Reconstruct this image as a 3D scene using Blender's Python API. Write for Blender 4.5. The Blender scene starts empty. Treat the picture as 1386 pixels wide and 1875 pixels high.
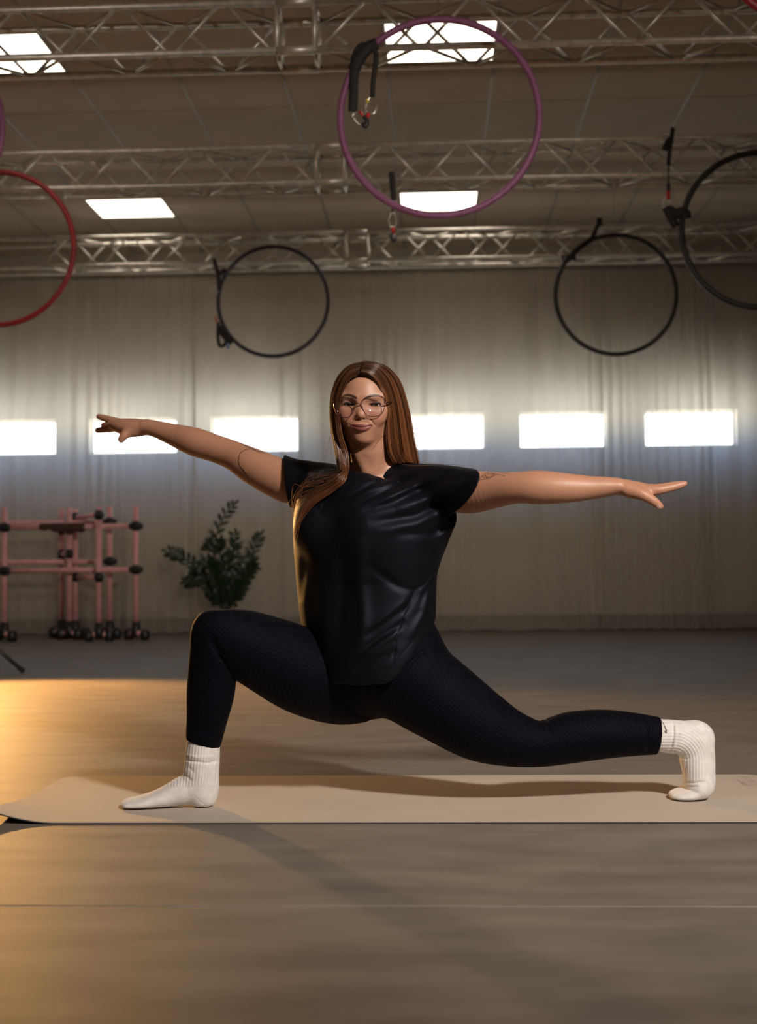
import bpy, bmesh, math, random
import numpy as np
from mathutils import Vector, Matrix

random.seed(7)
SC = bpy.context.scene
COL = SC.collection
PI = math.pi

# ------------------------------------------------------------------ camera
IW, IH, FPX = 1386.0, 1875.0, 2360.0
CAM_H = 0.60
YAW, PITCH, ROLL = math.radians(2.47), math.radians(2.245), math.radians(0.57)
CAM_R = (Matrix.Rotation(YAW, 3, 'Z') @ Matrix.Rotation(PI / 2 + PITCH, 3, 'X') @ Matrix.Rotation(-ROLL, 3, 'Z'))
cam_d = bpy.data.cameras.new('camera')
cam = bpy.data.objects.new('camera', cam_d)
COL.objects.link(cam)
cam.matrix_world = Matrix.Translation((0, 0, CAM_H)) @ CAM_R.to_4x4()
cam_d.sensor_fit = 'VERTICAL'
cam_d.sensor_height = 36.0
cam_d.lens = FPX / IH * 36.0
cam_d.clip_start = 0.05
cam_d.dof.use_dof = True
cam_d.dof.focus_distance = 3.18
cam_d.dof.aperture_fstop = 3.6
SC.camera = cam

# ------------------------------------------------------------------ world, lights, exposure
vs = SC.view_settings
vs.view_transform = 'Standard'
vs.look = 'None'
vs.exposure = 0.0
vs.gamma = 1.0
vs.use_curve_mapping = False

W = bpy.data.worlds.new('sky')
SC.world = W
W.use_nodes = True
wn = W.node_tree
for n in list(wn.nodes):
    wn.nodes.remove(n)
w_out = wn.nodes.new('ShaderNodeOutputWorld')
w_bg = wn.nodes.new('ShaderNodeBackground')
w_tc = wn.nodes.new('ShaderNodeTexCoord')
w_sep = wn.nodes.new('ShaderNodeSeparateXYZ')
w_ramp = wn.nodes.new('ShaderNodeValToRGB')
wn.links.new(w_tc.outputs['Generated'], w_sep.inputs[0])
w_map = wn.nodes.new('ShaderNodeMath'); w_map.operation = 'MULTIPLY_ADD'
w_map.inputs[1].default_value = 0.5; w_map.inputs[2].default_value = 0.5
wn.links.new(w_sep.outputs['Z'], w_map.inputs[0])
wn.links.new(w_map.outputs[0], w_ramp.inputs[0])
els = w_ramp.color_ramp.elements          # pale sunlit ground below, haze at the horizon, blue overhead
els[0].position = 0.0; els[0].color = (0.95, 0.86, 0.72, 1)
els[1].position = 1.0; els[1].color = (0.060, 0.145, 0.40, 1)
e = els.new(0.47); e.color = (0.98, 0.92, 0.80, 1)
e = els.new(0.52); e.color = (.70, .70, .68, 1)
e = els.new(0.62); e.color = (0.21, 0.32, 0.50, 1)
w_bg.inputs['Strength'].default_value = 21.0
wn.links.new(w_ramp.outputs[0], w_bg.inputs['Color'])
wn.links.new(w_bg.outputs[0], w_out.inputs[0])

KEY_W, WARM_W, PANEL_E = 770.0, 480.0, 4.6

def add_light(name, kind, loc, target, energy, color, **kw):
    d = bpy.data.lights.new(name, kind)
    o = bpy.data.objects.new(name, d)
    COL.objects.link(o)
    o.location = loc
    o.rotation_euler = (Vector(target) - Vector(loc)).to_track_quat('-Z', 'Y').to_euler()
    d.energy = energy
    d.color = color
    for k, v in kw.items():
        setattr(d, k, v)
    return o

# studio flash, high on the right of the camera
KEY_POS = (1.75, 0.20, 2.75)
add_light('studio_key', 'SPOT', KEY_POS, (-0.05, 4.4, 0.50), KEY_W, (1.0, 0.90, 0.80),
          spot_size=math.radians(80), spot_blend=1.0, shadow_soft_size=0.17)

# ------------------------------------------------------------------ pixel helpers
CAM_O = Vector((0, 0, CAM_H))
def ray(px, py):
    return CAM_R @ Vector(((px - IW / 2) / FPX, -(py - IH / 2) / FPX, -1.0))
def P(px, py, d):
    """point seen at a pixel, d metres along the view axis"""
    return CAM_O + ray(px, py) * d
def ground(px, py, z=0.0):
    r = ray(px, py)
    return CAM_O + r * ((z - CAM_H) / r.z)
def on_y(px, py, y):
    r = ray(px, py)
    return CAM_O + r * (y / r.y)
def on_z(px, py, z):
    return ground(px, py, z)

# ------------------------------------------------------------------ materials
def mat(name, color, rough=0.6, metal=0.0, **kw):
    m = bpy.data.materials.new(name)
    m.use_nodes = True
    nt = m.node_tree
    b = nt.nodes['Principled BSDF']
    b.inputs['Base Color'].default_value = (*color, 1)
    b.inputs['Roughness'].default_value = rough
    b.inputs['Metallic'].default_value = metal
    for k, v in kw.items():
        b.inputs[k].default_value = v
    return m
def node(m, t, **inp):
    n = m.node_tree.nodes.new(t)
    for k, v in inp.items():
        n.inputs[k].default_value = v
    return n
def link(m, a, b):
    m.node_tree.links.new(a, b)
def bsdf(m):
    return m.node_tree.nodes['Principled BSDF']
def vary(m, c1, c2, scale=(1, 1, 1), noise=6.0, detail=6.0, lo=0.35, hi=0.65, bump=0.0, bump_scale=None, coord='Object', rough=None):
    """noise-driven colour between c1 and c2 (wear and grain), with optional bump"""
    tc = node(m, 'ShaderNodeTexCoord')
    mp = node(m, 'ShaderNodeMapping')
    mp.inputs['Scale'].default_value = scale
    link(m, tc.outputs[coord], mp.inputs[0])
    nz = node(m, 'ShaderNodeTexNoise', Scale=noise, Detail=detail)
    link(m, mp.outputs[0], nz.inputs['Vector'])
    rp = m.node_tree.nodes.new('ShaderNodeValToRGB')
    rp.color_ramp.elements[0].position = lo; rp.color_ramp.elements[0].color = (*c1, 1)
    rp.color_ramp.elements[1].position = hi; rp.color_ramp.elements[1].color = (*c2, 1)
    link(m, nz.outputs['Fac'], rp.inputs[0])
    link(m, rp.outputs[0], bsdf(m).inputs['Base Color'])
    if bump:
        nb = nz
        if bump_scale:
            nb = node(m, 'ShaderNodeTexNoise', Scale=bump_scale, Detail=4.0)
            link(m, mp.outputs[0], nb.inputs['Vector'])
        bp = node(m, 'ShaderNodeBump', Strength=bump, Distance=0.01)
        link(m, nb.outputs['Fac'], bp.inputs['Height'])
        link(m, bp.outputs[0], bsdf(m).inputs['Normal'])
    return m

M = {}
M['floor'] = vary(mat('vinyl_floor', (.2, .19, .18), 0.62, **{'Specular IOR Level': .35}), (.142, .121, .099), (.218, .188, .155), (0.75, 2.2, 1), 4.5, 9.0, .30, .72, 0.05, 60)
M['wall'] = vary(mat('wall_paint', (.55, .5, .43), 0.9), (.50, .46, .40), (.58, .53, .46), (1, 1, 1), 2.0)
M['wainscot'] = mat('wall_panel', (.62, .57, .50), 0.7)
M['baseboard'] = mat('baseboard_grey', (.10, .095, .09), 0.6)
M['tile'] = vary(mat('ceiling_tile', (.6, .55, .48), 0.85), (.47, .395, .31), (.55, .465, .37), (1, 1, 1), 3.0, 6, .3, .7, 0.15, 90)
M['tbar'] = mat('ceiling_grid', (.30, .27, .24), 0.5)
M['frame'] = mat('window_frame', (.55, .55, .55), 0.4)
M['alu'] = vary(mat('aluminium', (.6, .6, .6), 0.45, 0.65), (.50, .465, .42), (.68, .64, .58), (3, 3, 3), 9.0)
M['black'] = mat('black_webbing', (.012, .012, .013), 0.75)
M['plastic'] = mat('black_plastic', (.012, .012, .014), 0.4)
M['steel'] = mat('steel', (.72, .70, .66), 0.25, 1.0)
M['red_alu'] = mat('red_anodised', (.55, .03, .025), 0.35, 0.3)
M['yellow_alu'] = mat('yellow_tag', (.75, .50, .05), 0.5)
M['blue_tag'] = mat('blue_tag', (.03, .16, .45), 0.5)
M['hoop_purple'] = vary(mat('purple_tape', (.2, .07, .2), 0.55), (.21, .062, .150), (.27, .090, .195), (1, 1, 1), 20)
M['hoop_red'] = vary(mat('red_tape', (.42, .02, .02), 0.5), (.20, .006, .008), (.28, .010, .011), (1, 1, 1), 20)
M['hoop_black'] = vary(mat('black_tape', (.012, .014, .014), 0.5), (.008, .010, .010), (.016, .019, .019), (1, 1, 1), 20)
M['hoop_navy'] = vary(mat('navy_tape', (.015, .016, .035), 0.5), (.012, .013, .028), (.022, .023, .05), (1, 1, 1), 20)
M['pink'] = vary(mat('pink_paint', (.62, .24, .26), 0.45), (.70, .32, .33), (.80, .40, .41), (1, 1, 1), 15)
M['brown'] = vary(mat('brown_leather', (.06, .02, .012), 0.6), (.045, .014, .009), (.08, .028, .016), (1, 1, 1), 30)
M['leaf'] = vary(mat('leaf_green', (.02, .06, .015), 0.35), (.006, .017, .005), (.018, .042, .011), (1, 1, 1), 6)
M['stem'] = mat('stem_green', (.010, .024, .008), 0.5)
M['pot'] = mat('pot_charcoal', (.02, .02, .02), 0.5)
M['soil'] = mat('soil', (.03, .018, .01), 0.9)

def emit_mat(name, color, strength):
    m = bpy.data.materials.new(name)
    m.use_nodes = True
    nt = m.node_tree
    nt.nodes.remove(nt.nodes['Principled BSDF'])
    em = nt.nodes.new('ShaderNodeEmission')
    em.inputs[0].default_value = (*color, 1)
    em.inputs[1].default_value = strength
    nt.links.new(em.outputs[0], nt.nodes['Material Output'].inputs[0])
    return m
M['panel'] = emit_mat('led_diffuser', (1.0, 0.89, 0.73), PANEL_E)
M['warm_tube'] = emit_mat('warm_lamp_face', (1.0, 0.55, 0.16), 18.0)

# sheer curtain: part see-through, part lit through, part diffuse
m = bpy.data.materials.new('sheer_curtain'); m.use_nodes = True
nt = m.node_tree
nt.nodes.remove(nt.nodes['Principled BSDF'])
c_tr = nt.nodes.new('ShaderNodeBsdfTransparent'); c_tr.inputs[0].default_value = (1, .99, .97, 1)
c_tl = nt.nodes.new('ShaderNodeBsdfTranslucent'); c_tl.inputs[0].default_value = (.86, .85, .82, 1)
c_df = nt.nodes.new('ShaderNodeBsdfDiffuse'); c_df.inputs[0].default_value = (.45, .395, .325, 1)
mx1 = nt.nodes.new('ShaderNodeMixShader'); mx1.inputs[0].default_value = 0.5
mx2 = nt.nodes.new('ShaderNodeMixShader')
lw = nt.nodes.new('ShaderNodeLayerWeight'); lw.inputs[0].default_value = 0.35   # cloth seen edge-on lets less through
rp = nt.nodes.new('ShaderNodeMapRange')
rp.inputs['To Min'].default_value = 0.58; rp.inputs['To Max'].default_value = 0.97
nt.links.new(lw.outputs['Facing'], rp.inputs['Value'])
nt.links.new(c_tl.outputs[0], mx1.inputs[1]); nt.links.new(c_df.outputs[0], mx1.inputs[2])
nt.links.new(rp.outputs[0], mx2.inputs[0])
nt.links.new(c_tr.outputs[0], mx2.inputs[1]); nt.links.new(mx1.outputs[0], mx2.inputs[2])
nt.links.new(mx2.outputs[0], nt.nodes['Material Output'].inputs[0])
M['curtain'] = m
# window glass
m = bpy.data.materials.new('window_glass'); m.use_nodes = True
nt = m.node_tree; nt.nodes.remove(nt.nodes['Principled BSDF'])
g1 = nt.nodes.new('ShaderNodeBsdfTransparent'); g1.inputs[0].default_value = (.95, .97, .97, 1)
g2 = nt.nodes.new('ShaderNodeBsdfGlossy'); g2.inputs['Roughness'].default_value = 0.05
gm = nt.nodes.new('ShaderNodeMixShader'); gm.inputs[0].default_value = 0.06
nt.links.new(g1.outputs[0], gm.inputs[1]); nt.links.new(g2.outputs[0], gm.inputs[2])
nt.links.new(gm.outputs[0], nt.nodes['Material Output'].inputs[0])
M['glass'] = m

# ------------------------------------------------------------------ mesh helpers
class MB:
    def __init__(s):
        s.v = []; s.f = []
    def add(s, vs_, fs_):
        o = len(s.v)
        s.v += [tuple(v) for v in vs_]
        s.f += [tuple(i + o for i in f) for f in fs_]
        return s
    def box(s, a, b):
        x0, y0, z0 = a; x1, y1, z1 = b
        return s.add([(x0,y0,z0),(x1,y0,z0),(x1,y1,z0),(x0,y1,z0),(x0,y0,z1),(x1,y0,z1),(x1,y1,z1),(x0,y1,z1)],
                     [(0,3,2,1),(4,5,6,7),(0,1,5,4),(1,2,6,5),(2,3,7,6),(3,0,4,7)])
    def cbox(s, a, b, c=0.004):
        """box with chamfered edges"""
        x0, y0, z0 = a; x1, y1, z1 = b
        bm = bmesh.new()
        bmesh.ops.create_cube(bm, size=1.0)
        for v in bm.verts:
            v.co = Vector(((x0+x1)/2 + v.co.x*(x1-x0), (y0+y1)/2 + v.co.y*(y1-y0), (z0+z1)/2 + v.co.z*(z1-z0)))
        bmesh.ops.bevel(bm, geom=list(bm.edges), offset=c, segments=1, affect='EDGES')
        bm.verts.ensure_lookup_table(); bm.verts.index_update()
        s.add([v.co[:] for v in bm.verts], [[v.index for v in f.verts] for f in bm.faces])
        bm.free()
        return s
    def tube(s, pts, r, n=8, closed=False, cap=True, flat=None):
        """swept tube; r one radius or one per point; flat=(w,h,up) sweeps an ellipse instead"""
        pts = [Vector(p) for p in pts]
        k = len(pts)
        rs = r if hasattr(r, '__len__') else [r] * k
        o = len(s.v)
        nrm = None
        for i, p in enumerate(pts):
            if closed:
                t = (pts[(i+1) % k] - pts[i-1])
            else:
                t = pts[min(i+1, k-1)] - pts[max(i-1, 0)]
            t = t.normalized() if t.length > 1e-9 else Vector((0, 0, 1))
            if flat:
                u = flat[2] if isinstance(flat[2], Vector) else Vector(flat[2])
                b = t.cross(u)
                if b.length < 1e-4: b = t.orthogonal()
                b.normalize(); a = b.cross(t).normalized()
                ra, rb = rs[i] * flat[1], rs[i] * flat[0]
            else:
                if nrm is None:
                    nrm = t.orthogonal().normalized()
                nrm = (nrm - t * nrm.dot(t))
                nrm = nrm.normalized() if nrm.length > 1e-6 else t.orthogonal().normalized()
                a = nrm; b = t.cross(a)
                ra = rb = rs[i]
            for j in range(n):
                th = 2 * PI * j / n
                s.v.append(tuple(p + a * (ra * math.cos(th)) + b * (rb * math.sin(th))))
        m_ = k if closed else k - 1
        for i in range(m_):
            i2 = (i + 1) % k
            for j in range(n):
                j2 = (j + 1) % n
                s.f.append((o+i*n+j, o+i*n+j2, o+i2*n+j2, o+i2*n+j))
        if cap and not closed:
            s.f.append(tuple(o + j for j in range(n))[::-1])
            s.f.append(tuple(o + (k-1)*n + j for j in range(n)))
        return s
    def lathe(s, prof, c=(0, 0, 0), n=24):
        o = len(s.v)
        for (r, z) in prof:
            for j in range(n):
                th = 2*PI*j/n
                s.v.append((c[0]+r*math.cos(th), c[1]+r*math.sin(th), c[2]+z))
        for i in range(len(prof)-1):
            for j in range(n):
                j2 = (j+1) % n
                s.f.append((o+i*n+j, o+i*n+j2, o+(i+1)*n+j2, o+(i+1)*n+j))
        s.f.append(tuple(o+j for j in range(n))[::-1])
        s.f.append(tuple(o+(len(prof)-1)*n+j for j in range(n)))
        return s
    def mesh(s, name):
        me = bpy.data.meshes.new(name)
        me.from_pydata(s.v, [], s.f)
        me.update()
        return me
    def build(s, name, m_, parent=None, smooth=False):
        return obj(name, s.mesh(name), m_, parent, smooth)

def obj(name, me, m_, parent=None, smooth=False):
    if m_ is not None and not me.materials:
        me.materials.append(M[m_] if isinstance(m_, str) else m_)
    if smooth:
        me.polygons.foreach_set('use_smooth', [True] * len(me.polygons))
    o = bpy.data.objects.new(name, me)
    COL.objects.link(o)
    if parent is not None:
        o.parent = parent
        o.matrix_parent_inverse = Matrix.Translation(parent.location).inverted() if parent.type == 'EMPTY' else Matrix()
    return o
def empty(name, loc=(0, 0, 0)):
    o = bpy.data.objects.new(name, None)
    COL.objects.link(o)
    o.location = loc
    o.empty_display_size = 0.1
    return o
def tag(o, label, cat, group=None):
    o['label'] = label; o['category'] = cat
    if group: o['group'] = group
    return o
def struct(o):
    o['kind'] = 'structure'
    return o

# ------------------------------------------------------------------ the room
RX0, RX1 = -4.6, 4.6
RY0, RY1 = -3.0, 11.34          # rear wall behind the camera, wall behind the curtains
RH = 3.387
BW = RY1                        # face of the back wall

# floor: sheets of vinyl with fine welded seams
fl = MB().box((RX0-.2, RY0-.2, -0.12), (RX1+.2, RY1+.4, -0.012)).build('floor', 'floor')
struct(fl)
M['weld'] = mat('weld_bead', (.25, .225, .19), 0.45)
ys = [RY0-.2, 0.28, 2.275, 11.5]
for i in range(3):
    MB().box((RX0-.2, ys[i]+.0015, -0.012), (RX1+.2, ys[i+1]-.0015, 0.0)).build('vinyl_sheet', 'floor', fl)
for y in ys[1:-1]:
    MB().tube([(RX0, y, -0.0012), (RX1, y, -0.0012)], 0.0022, 6).build('weld_seam', 'weld', fl)

# ceiling grid and tiles
cl = MB().box((RX0-.2, RY0-.2, RH+0.05), (RX1+.2, RY1+.4, RH+0.15)).build('ceiling', 'tile')
struct(cl)
TP = 0.60
tx0 = on_z(716, 205, RH).x % TP      # phase of the long joints, read off the photograph
ty0 = on_z(804, 38, RH).y % TP
lights_px = [(705, 40), (740, 348), (165, 366), (-70, 72)]
light_cells = set()
def cell(x, y):
    return (math.floor((x - tx0) / TP), math.floor((y - ty0) / TP))
for (cx_, cy_) in [(800, 78), (811, 366), (250, 385), (25, 100)]:
    p = on_z(cx_, cy_, RH)
    light_cells.add(cell(p.x, p.y))
tile_me = MB().cbox((0.004, 0.004, 0.0), (TP-0.004, 2*TP-0.004, 0.03), 0.004).mesh('ceiling_tile')
tile_me.materials.append(M['tile'])
half_me = MB().cbox((0.004, 0.004, 0.0), (TP-0.004, TP-0.004, 0.03), 0.004).mesh('ceiling_tile_half')
half_me.materials.append(M['tile'])
i0, i1 = math.ceil((RX0 - tx0) / TP) - 1, math.floor((RX1 - tx0) / TP) + 1
j0, j1 = math.ceil((RY0 - ty0) / TP) - 1, math.floor((RY1 - ty0) / TP) + 1
for i in range(i0, i1):
    for j in range(j0 - (j0 % 2), j1 + 1, 2):
        a, b = (i, j) in light_cells, (i, j+1) in light_cells
        loc = (tx0 + i*TP, ty0 + j*TP, RH)
        if not a and not b:
            o = obj('ceiling_tile', tile_me, None, cl); o.location = loc
        else:
            for jj, c_ in ((j, a), (j+1, b)):
                if not c_:
                    o = obj('ceiling_tile', half_me, None, cl); o.location = (loc[0], ty0 + jj*TP, RH)
for i in range(i0, i1 + 1):
    MB().box((tx0+i*TP-.010, RY0, RH-.003), (tx0+i*TP+.010, RY1+.2, RH+.02)).build('grid_rail', 'tbar', cl)

# lit ceiling panels
names = {}
for (i, j) in sorted(light_cells):
    x0, y0 = tx0 + i*TP, ty0 + j*TP
    root = empty('ceiling_light', (x0+TP/2, y0+TP/2, RH))
    fr = MB()
    w = 0.012
    fr.box((x0+.003, y0+.003, RH-.006), (x0+TP-.003, y0+w, RH+.03)).box((x0+.003, y0+TP-w, RH-.006), (x0+TP-.003, y0+TP-.003, RH+.03))
    fr.box((x0+.003, y0+w, RH-.006), (x0+w, y0+TP-w, RH+.03)).box((x0+TP-w, y0+w, RH-.006), (x0+TP-.003, y0+TP-w, RH+.03))
    fr.build('frame', 'frame', root)
    MB().box((x0+w, y0+w, RH-.002), (x0+TP-w, y0+TP-w, RH+.02)).build('diffuser', 'panel', root)
    far = y0 > 9
    left = x0 < -0.8
    lab = {(False, False): 'lit ceiling panel between front and middle trusses, behind the strapped purple hoop',
           (False, True): 'lit ceiling panel between front and middle trusses, on the side of the low red hoop',
           (True, False): 'lit ceiling panel by the curtained wall, between the navy and small black hoops',
           (True, True): 'lit ceiling panel by the curtained wall, between the navy hoop and the pink barres'}[(far, left)]
    tag(root, lab, 'ceiling light', 'lit ceiling panels')

# side walls and the wall behind the camera
struct(MB().box((RX0-.15, RY0-.15, 0), (RX0, RY1, RH+.05)).build('wall_left', 'wall'))
struct(MB().box((RX1, RY0-.15, 0), (RX1+.15, RY1, RH+.05)).build('wall_right', 'wall'))
struct(MB().box((RX0, RY0-.15, 0), (RX1, RY0, RH+.05)).build('wall_rear', 'wall'))

# back wall with a row of small high windows
def wx(px, py):
    return on_y(px, py, BW).x
wins = []
for (a, b, t, bt) in [(-58, 101, 769, 835), (163, 322, 767, 833), (386, 546, 761, 827), (728, 888, 757, 825), (951, 1110, 753, 822), (1182, 1349, 747, 816)]:
    p0, p1 = on_y(a, bt, BW), on_y(b, t, BW)
    wins.append((p0.x, p1.x, p0.z, p1.z))
WZ0 = sum(w_[2] for w_ in wins)/6; WZ1 = sum(w_[3] for w_ in wins)/6
WT = 0.18
bw = MB()
bw.box((RX0-.15, BW, 0), (RX1+.15, BW+WT, WZ0)).box((RX0-.15, BW, WZ1), (RX1+.15, BW+WT, RH+.05))
xs = [RX0-.15] + [v for w_ in wins for v in w_[:2]] + [RX1+.15]
for k in range(0, len(xs), 2):
    bw.box((xs[k], BW, WZ0), (xs[k+1], BW+WT, WZ1))
wb = struct(bw.build('wall_back', 'wall'))
MB().box((RX0, BW-.018, 0.13), (RX1, BW, 0.68)).build('wall_panel', 'wainscot', wb)
struct(MB().box((RX0, BW-.03, 0), (RX1, BW, 0.13)).build('baseboard_back', 'baseboard'))
for k, (x0, x1, _, _) in enumerate(wins):
    f = MB(); t = 0.018; y0, y1 = BW+.09, BW+.13
    f.box((x0, y0, WZ0), (x1, y1, WZ0+t)).box((x0, y0, WZ1-t), (x1, y1, WZ1)).box((x0, y0, WZ0+t), (x0+t, y1, WZ1-t)).box((x1-t, y0, WZ0+t), (x1, y1, WZ1-t))
    wo = struct(f.build('window_%d' % (k+1), 'frame'))
    MB().box((x0+t, y0+.012, WZ0+t), (x1-t, y0+.018, WZ1-t)).build('window_pane', 'glass', wo)
    d = bpy.data.lights.new('window_portal', 'AREA')       # guides the sampling of the sky through the opening; gives no light itself
    d.shape = 'RECTANGLE'; d.size = x1-x0; d.size_y = WZ1-WZ0
    po = bpy.data.objects.new('window_portal', d); COL.objects.link(po)
    po.location = ((x0+x1)/2, BW+WT, (WZ0+WZ1)/2); po.rotation_euler = (-PI/2, 0, 0)
    d.cycles.is_portal = True

# pelmet strip the curtains hang from
CT = on_y(700, 497, 10.86).z
MB().box((RX0, BW-.54, CT), (RX1, BW-.38, CT+.05)).build('trim_1', 'tbar')['kind'] = 'structure'

# ------------------------------------------------------------------ curtains
CY = BW - 0.47
def curtain(px0, px1, label, dens=(9, .6), amp=.028, seed=0, gather=None, dy=0.0):
    rnd = random.Random(seed)
    x0 = on_y(px0, 1000, CY).x; x1 = on_y(px1, 1000, CY).x
    n = int((x1 - x0) / 0.011)
    # uneven folds: a running phase with changing pitch
    ph = 0.0; cols = []
    for i in range(n + 1):
        u = i / n
        x = x0 + (x1 - x0) * u
        g = 1.0
        if gather:
            for (gx, gw, gs) in gather:
                g += gs * math.exp(-((x - gx) / gw) ** 2)
        loc = 1.0 + dens[1] * math.sin(x * 2.3 + seed) + .35 * math.sin(x * 7.1 + seed * 2)
        ph += 2 * PI * max(.35, loc) * g * dens[0] * (x1 - x0) / n
        a = amp * (0.45 + 0.55 * math.sin(x * 3.3 + seed * 1.7) ** 2) * (1 + .7 * (g - 1) / 2)
        cols.append((x, a * (math.sin(ph) + .35 * math.sin(2.1 * ph + 1)), ph))
    zs = [0.02, .10, .4, 1.0, 1.6, 2.2, CT - .06, CT + .01]
    b = MB()
    for zi, z in enumerate(zs):
        k = 1.0 - 0.45 * (z / CT) ** 2
        for (x, y, ph_) in cols:
            zz = z
            if zi == 0:
                zz = z + .010 * math.sin(ph_ * .31) ** 2
            b.v.append((x + (.008 * math.sin(ph_ * .5) * (1 - z / CT)), CY + dy + y * k, zz))
    m_ = len(cols)
    for zi in range(len(zs) - 1):
        for i in range(m_ - 1):
            b.f.append((zi*m_+i, zi*m_+i+1, (zi+1)*m_+i+1, (zi+1)*m_+i))
    o = b.build('curtain', 'curtain', None, True)
    return tag(o, label, 'curtain', 'sheer curtains along the window wall')
gx = on_y(1090, 1000, CY).x
gx2 = on_y(1300, 1000, CY).x
curtain(-430, 357, 'sheer pale curtain hanging behind the pink barres', seed=1, dens=(7, .5))
curtain(357, 745, 'sheer pale curtain hanging behind the potted plant and the navy hoop', seed=2, dens=(6, .5), amp=.024, dy=.03)
curtain(745, 1098, 'sheer pale curtain gathered at its edge, hanging behind the black strap and small black hoop', seed=3, dens=(6, .4), gather=[(gx, .10, 1.6)])
curtain(1098, 1321, 'sheer curtain with deep gathered folds reaching the floor under the large black hoop', seed=4, dens=(8, .5), amp=.036, gather=[(gx2, .10, 1.2), (gx, .08, 1.0)], dy=.03)
curtain(1321, 1800, 'flat sheer curtain hanging past the deeply folded one, beyond the large black hoop', seed=5, dens=(5, .4), amp=.018, dy=.06)

# ------------------------------------------------------------------ trusses
TS, TR = 0.22, 0.0165
brace_cache = {}
def truss(y, z, joint_px, ysh, label, skew):
    root = empty('box_truss', ((RX0+RX1)/2, y + TS/2, z))
    jx = joint_px
    for (dy_, dz) in ((0, 0), (TS, 0), (0, TS), (TS, TS)):
        for (a, b) in ((RX0, jx-.085), (jx-.085, jx+.085), (jx+.085, RX1)):
            r = TR if b - a > .5 else TR * 1.28
            MB().tube([(a, y+dy_, z+dz), (b, y+dy_, z+dz)], r, 10).build('coupling' if b - a < .5 else 'chord', 'alu', root, True)
    # uprights either side of the coupling
    for s_ in (-1, 1):
        xx = jx + s_*.085
        for (p, q) in (((xx, y, z), (xx, y, z+TS)), ((xx, y+TS, z), (xx, y+TS, z+TS)), ((xx, y, z), (xx, y+TS, z)), ((xx, y, z+TS), (xx, y+TS, z+TS))):
            MB().tube([p, q], .0125, 8).build('end_bar', 'alu', root, True)
    step = 0.235
    def br(p, q, sh):
        d = (round(q[0]-p[0], 4), round(q[1]-p[1], 4), round(q[2]-p[2], 4))
        if d not in brace_cache:
            me = MB().tube([(0, 0, 0), d], .0085, 6).mesh('brace')
            me.materials.append(M['alu'])
            me.polygons.foreach_set('use_smooth', [True]*len(me.polygons))
            brace_cache[d] = me
        o = obj('brace', brace_cache[d], None, root)
        o.location = p
    for s_ in (-1, 1):
        x = jx + s_*.095; k = 0
        while RX0 + .02 < x + s_*step < RX1 - .02 and abs(x) < 2.9:
            up = k % 2 == 0
            xa, xb = x + s_*.012, x + s_*(step-.012)
            za, zb = (z, z+TS) if up else (z+TS, z)
            ya, yb = (y, y+TS) if up else (y+TS, y)
            br((xa, y, za), (xb, y, zb), 0)
            br((xa, y+TS, zb), (xb, y+TS, za), 0)
            br((xa, ya, z), (xb, yb, z), 0)
            br((xa, yb, z+TS), (xb, ya, z+TS), 0)
            x += s_*step; k += 1
    tag(root, label, 'truss', 'aluminium trusses under the ceiling')
    return root
TZ = 2.905
p1 = on_z(541, 92, TZ); p2 = on_z(604, 333, TZ); p3 = on_z(652, 477, TZ)
T1Y, T2Y, T3Y = p1.y, p2.y, p3.y
truss(T1Y, TZ, p1.x, 0, 'aluminium box truss crossing behind the top of the purple hoop', 0)
truss(T2Y, TZ, p2.x, 0, 'middle aluminium box truss crossing between the two rows of lit ceiling panels', 0)
truss(T3Y, TZ, p3.x, 0, 'rear aluminium box truss brightly lit beneath the far ceiling panels, in front of the curtains', 0)
# ------------------------------------------------------------------ aerial hoops
def hoop(px, py, rpx, y, r_tube, m_, label, tilt=0.0, ell=1.0, wire=True):
    """ring seen round pixel (px,py), hanging at depth y; parts are added by the caller"""
    c = on_y(px, py, y)
    d = (c - CAM_O).dot(CAM_R @ Vector((0, 0, -1)))
    R = rpx * d / FPX
    b = MB()
    pts = []
    n = 72
    for i in range(n):
        th = 2*PI*i/n
        x, z = R*math.cos(th)*ell, R*math.sin(th)
        pts.append((c.x + x*math.cos(tilt), c.y + x*math.sin(tilt), c.z + z))
    b.tube(pts, r_tube, 10, closed=True)
    root = empty('aerial_hoop', (c.x, c.y, c.z - R))
    b.build('ring', m_, root, True)
    if wire:
        MB().tube([(c.x, c.y, c.z + R), (c.x, c.y, RH)], .0022, 6).build('wire', 'steel', root)
    tag(root, label, 'aerial hoop', 'aerial hoops hanging from the ceiling')
    root['label'] = label
    return root, c, R, d
def ribbon(pts, w, t, m_, name, root, up=(0, 1, 0)):
    """webbing: flat tube along points, wide in the picture, thin in depth"""
    return MB().tube(pts, 1.0, 8, flat=(w/2, t/2, up)).build(name, m_, root, True)
def px_path(pts, y):
    return [on_y(a, b, y) for a, b in pts]
def smooth_path(pts, k=4):
    """Catmull-Rom through points"""
    pts = [Vector(p) for p in pts]
    out = []
    for i in range(len(pts) - 1):
        p0 = pts[max(i-1, 0)]; p1_ = pts[i]; p2_ = pts[i+1]; p3_ = pts[min(i+2, len(pts)-1)]
        for j in range(k):
            t = j / k
            out.append(0.5*((2*p1_) + (p2_-p0)*t + (2*p0-5*p1_+4*p2_-p3_)*t*t + (3*p1_-p0-3*p2_+p3_)*t*t*t))
    out.append(pts[-1])
    return out
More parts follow.
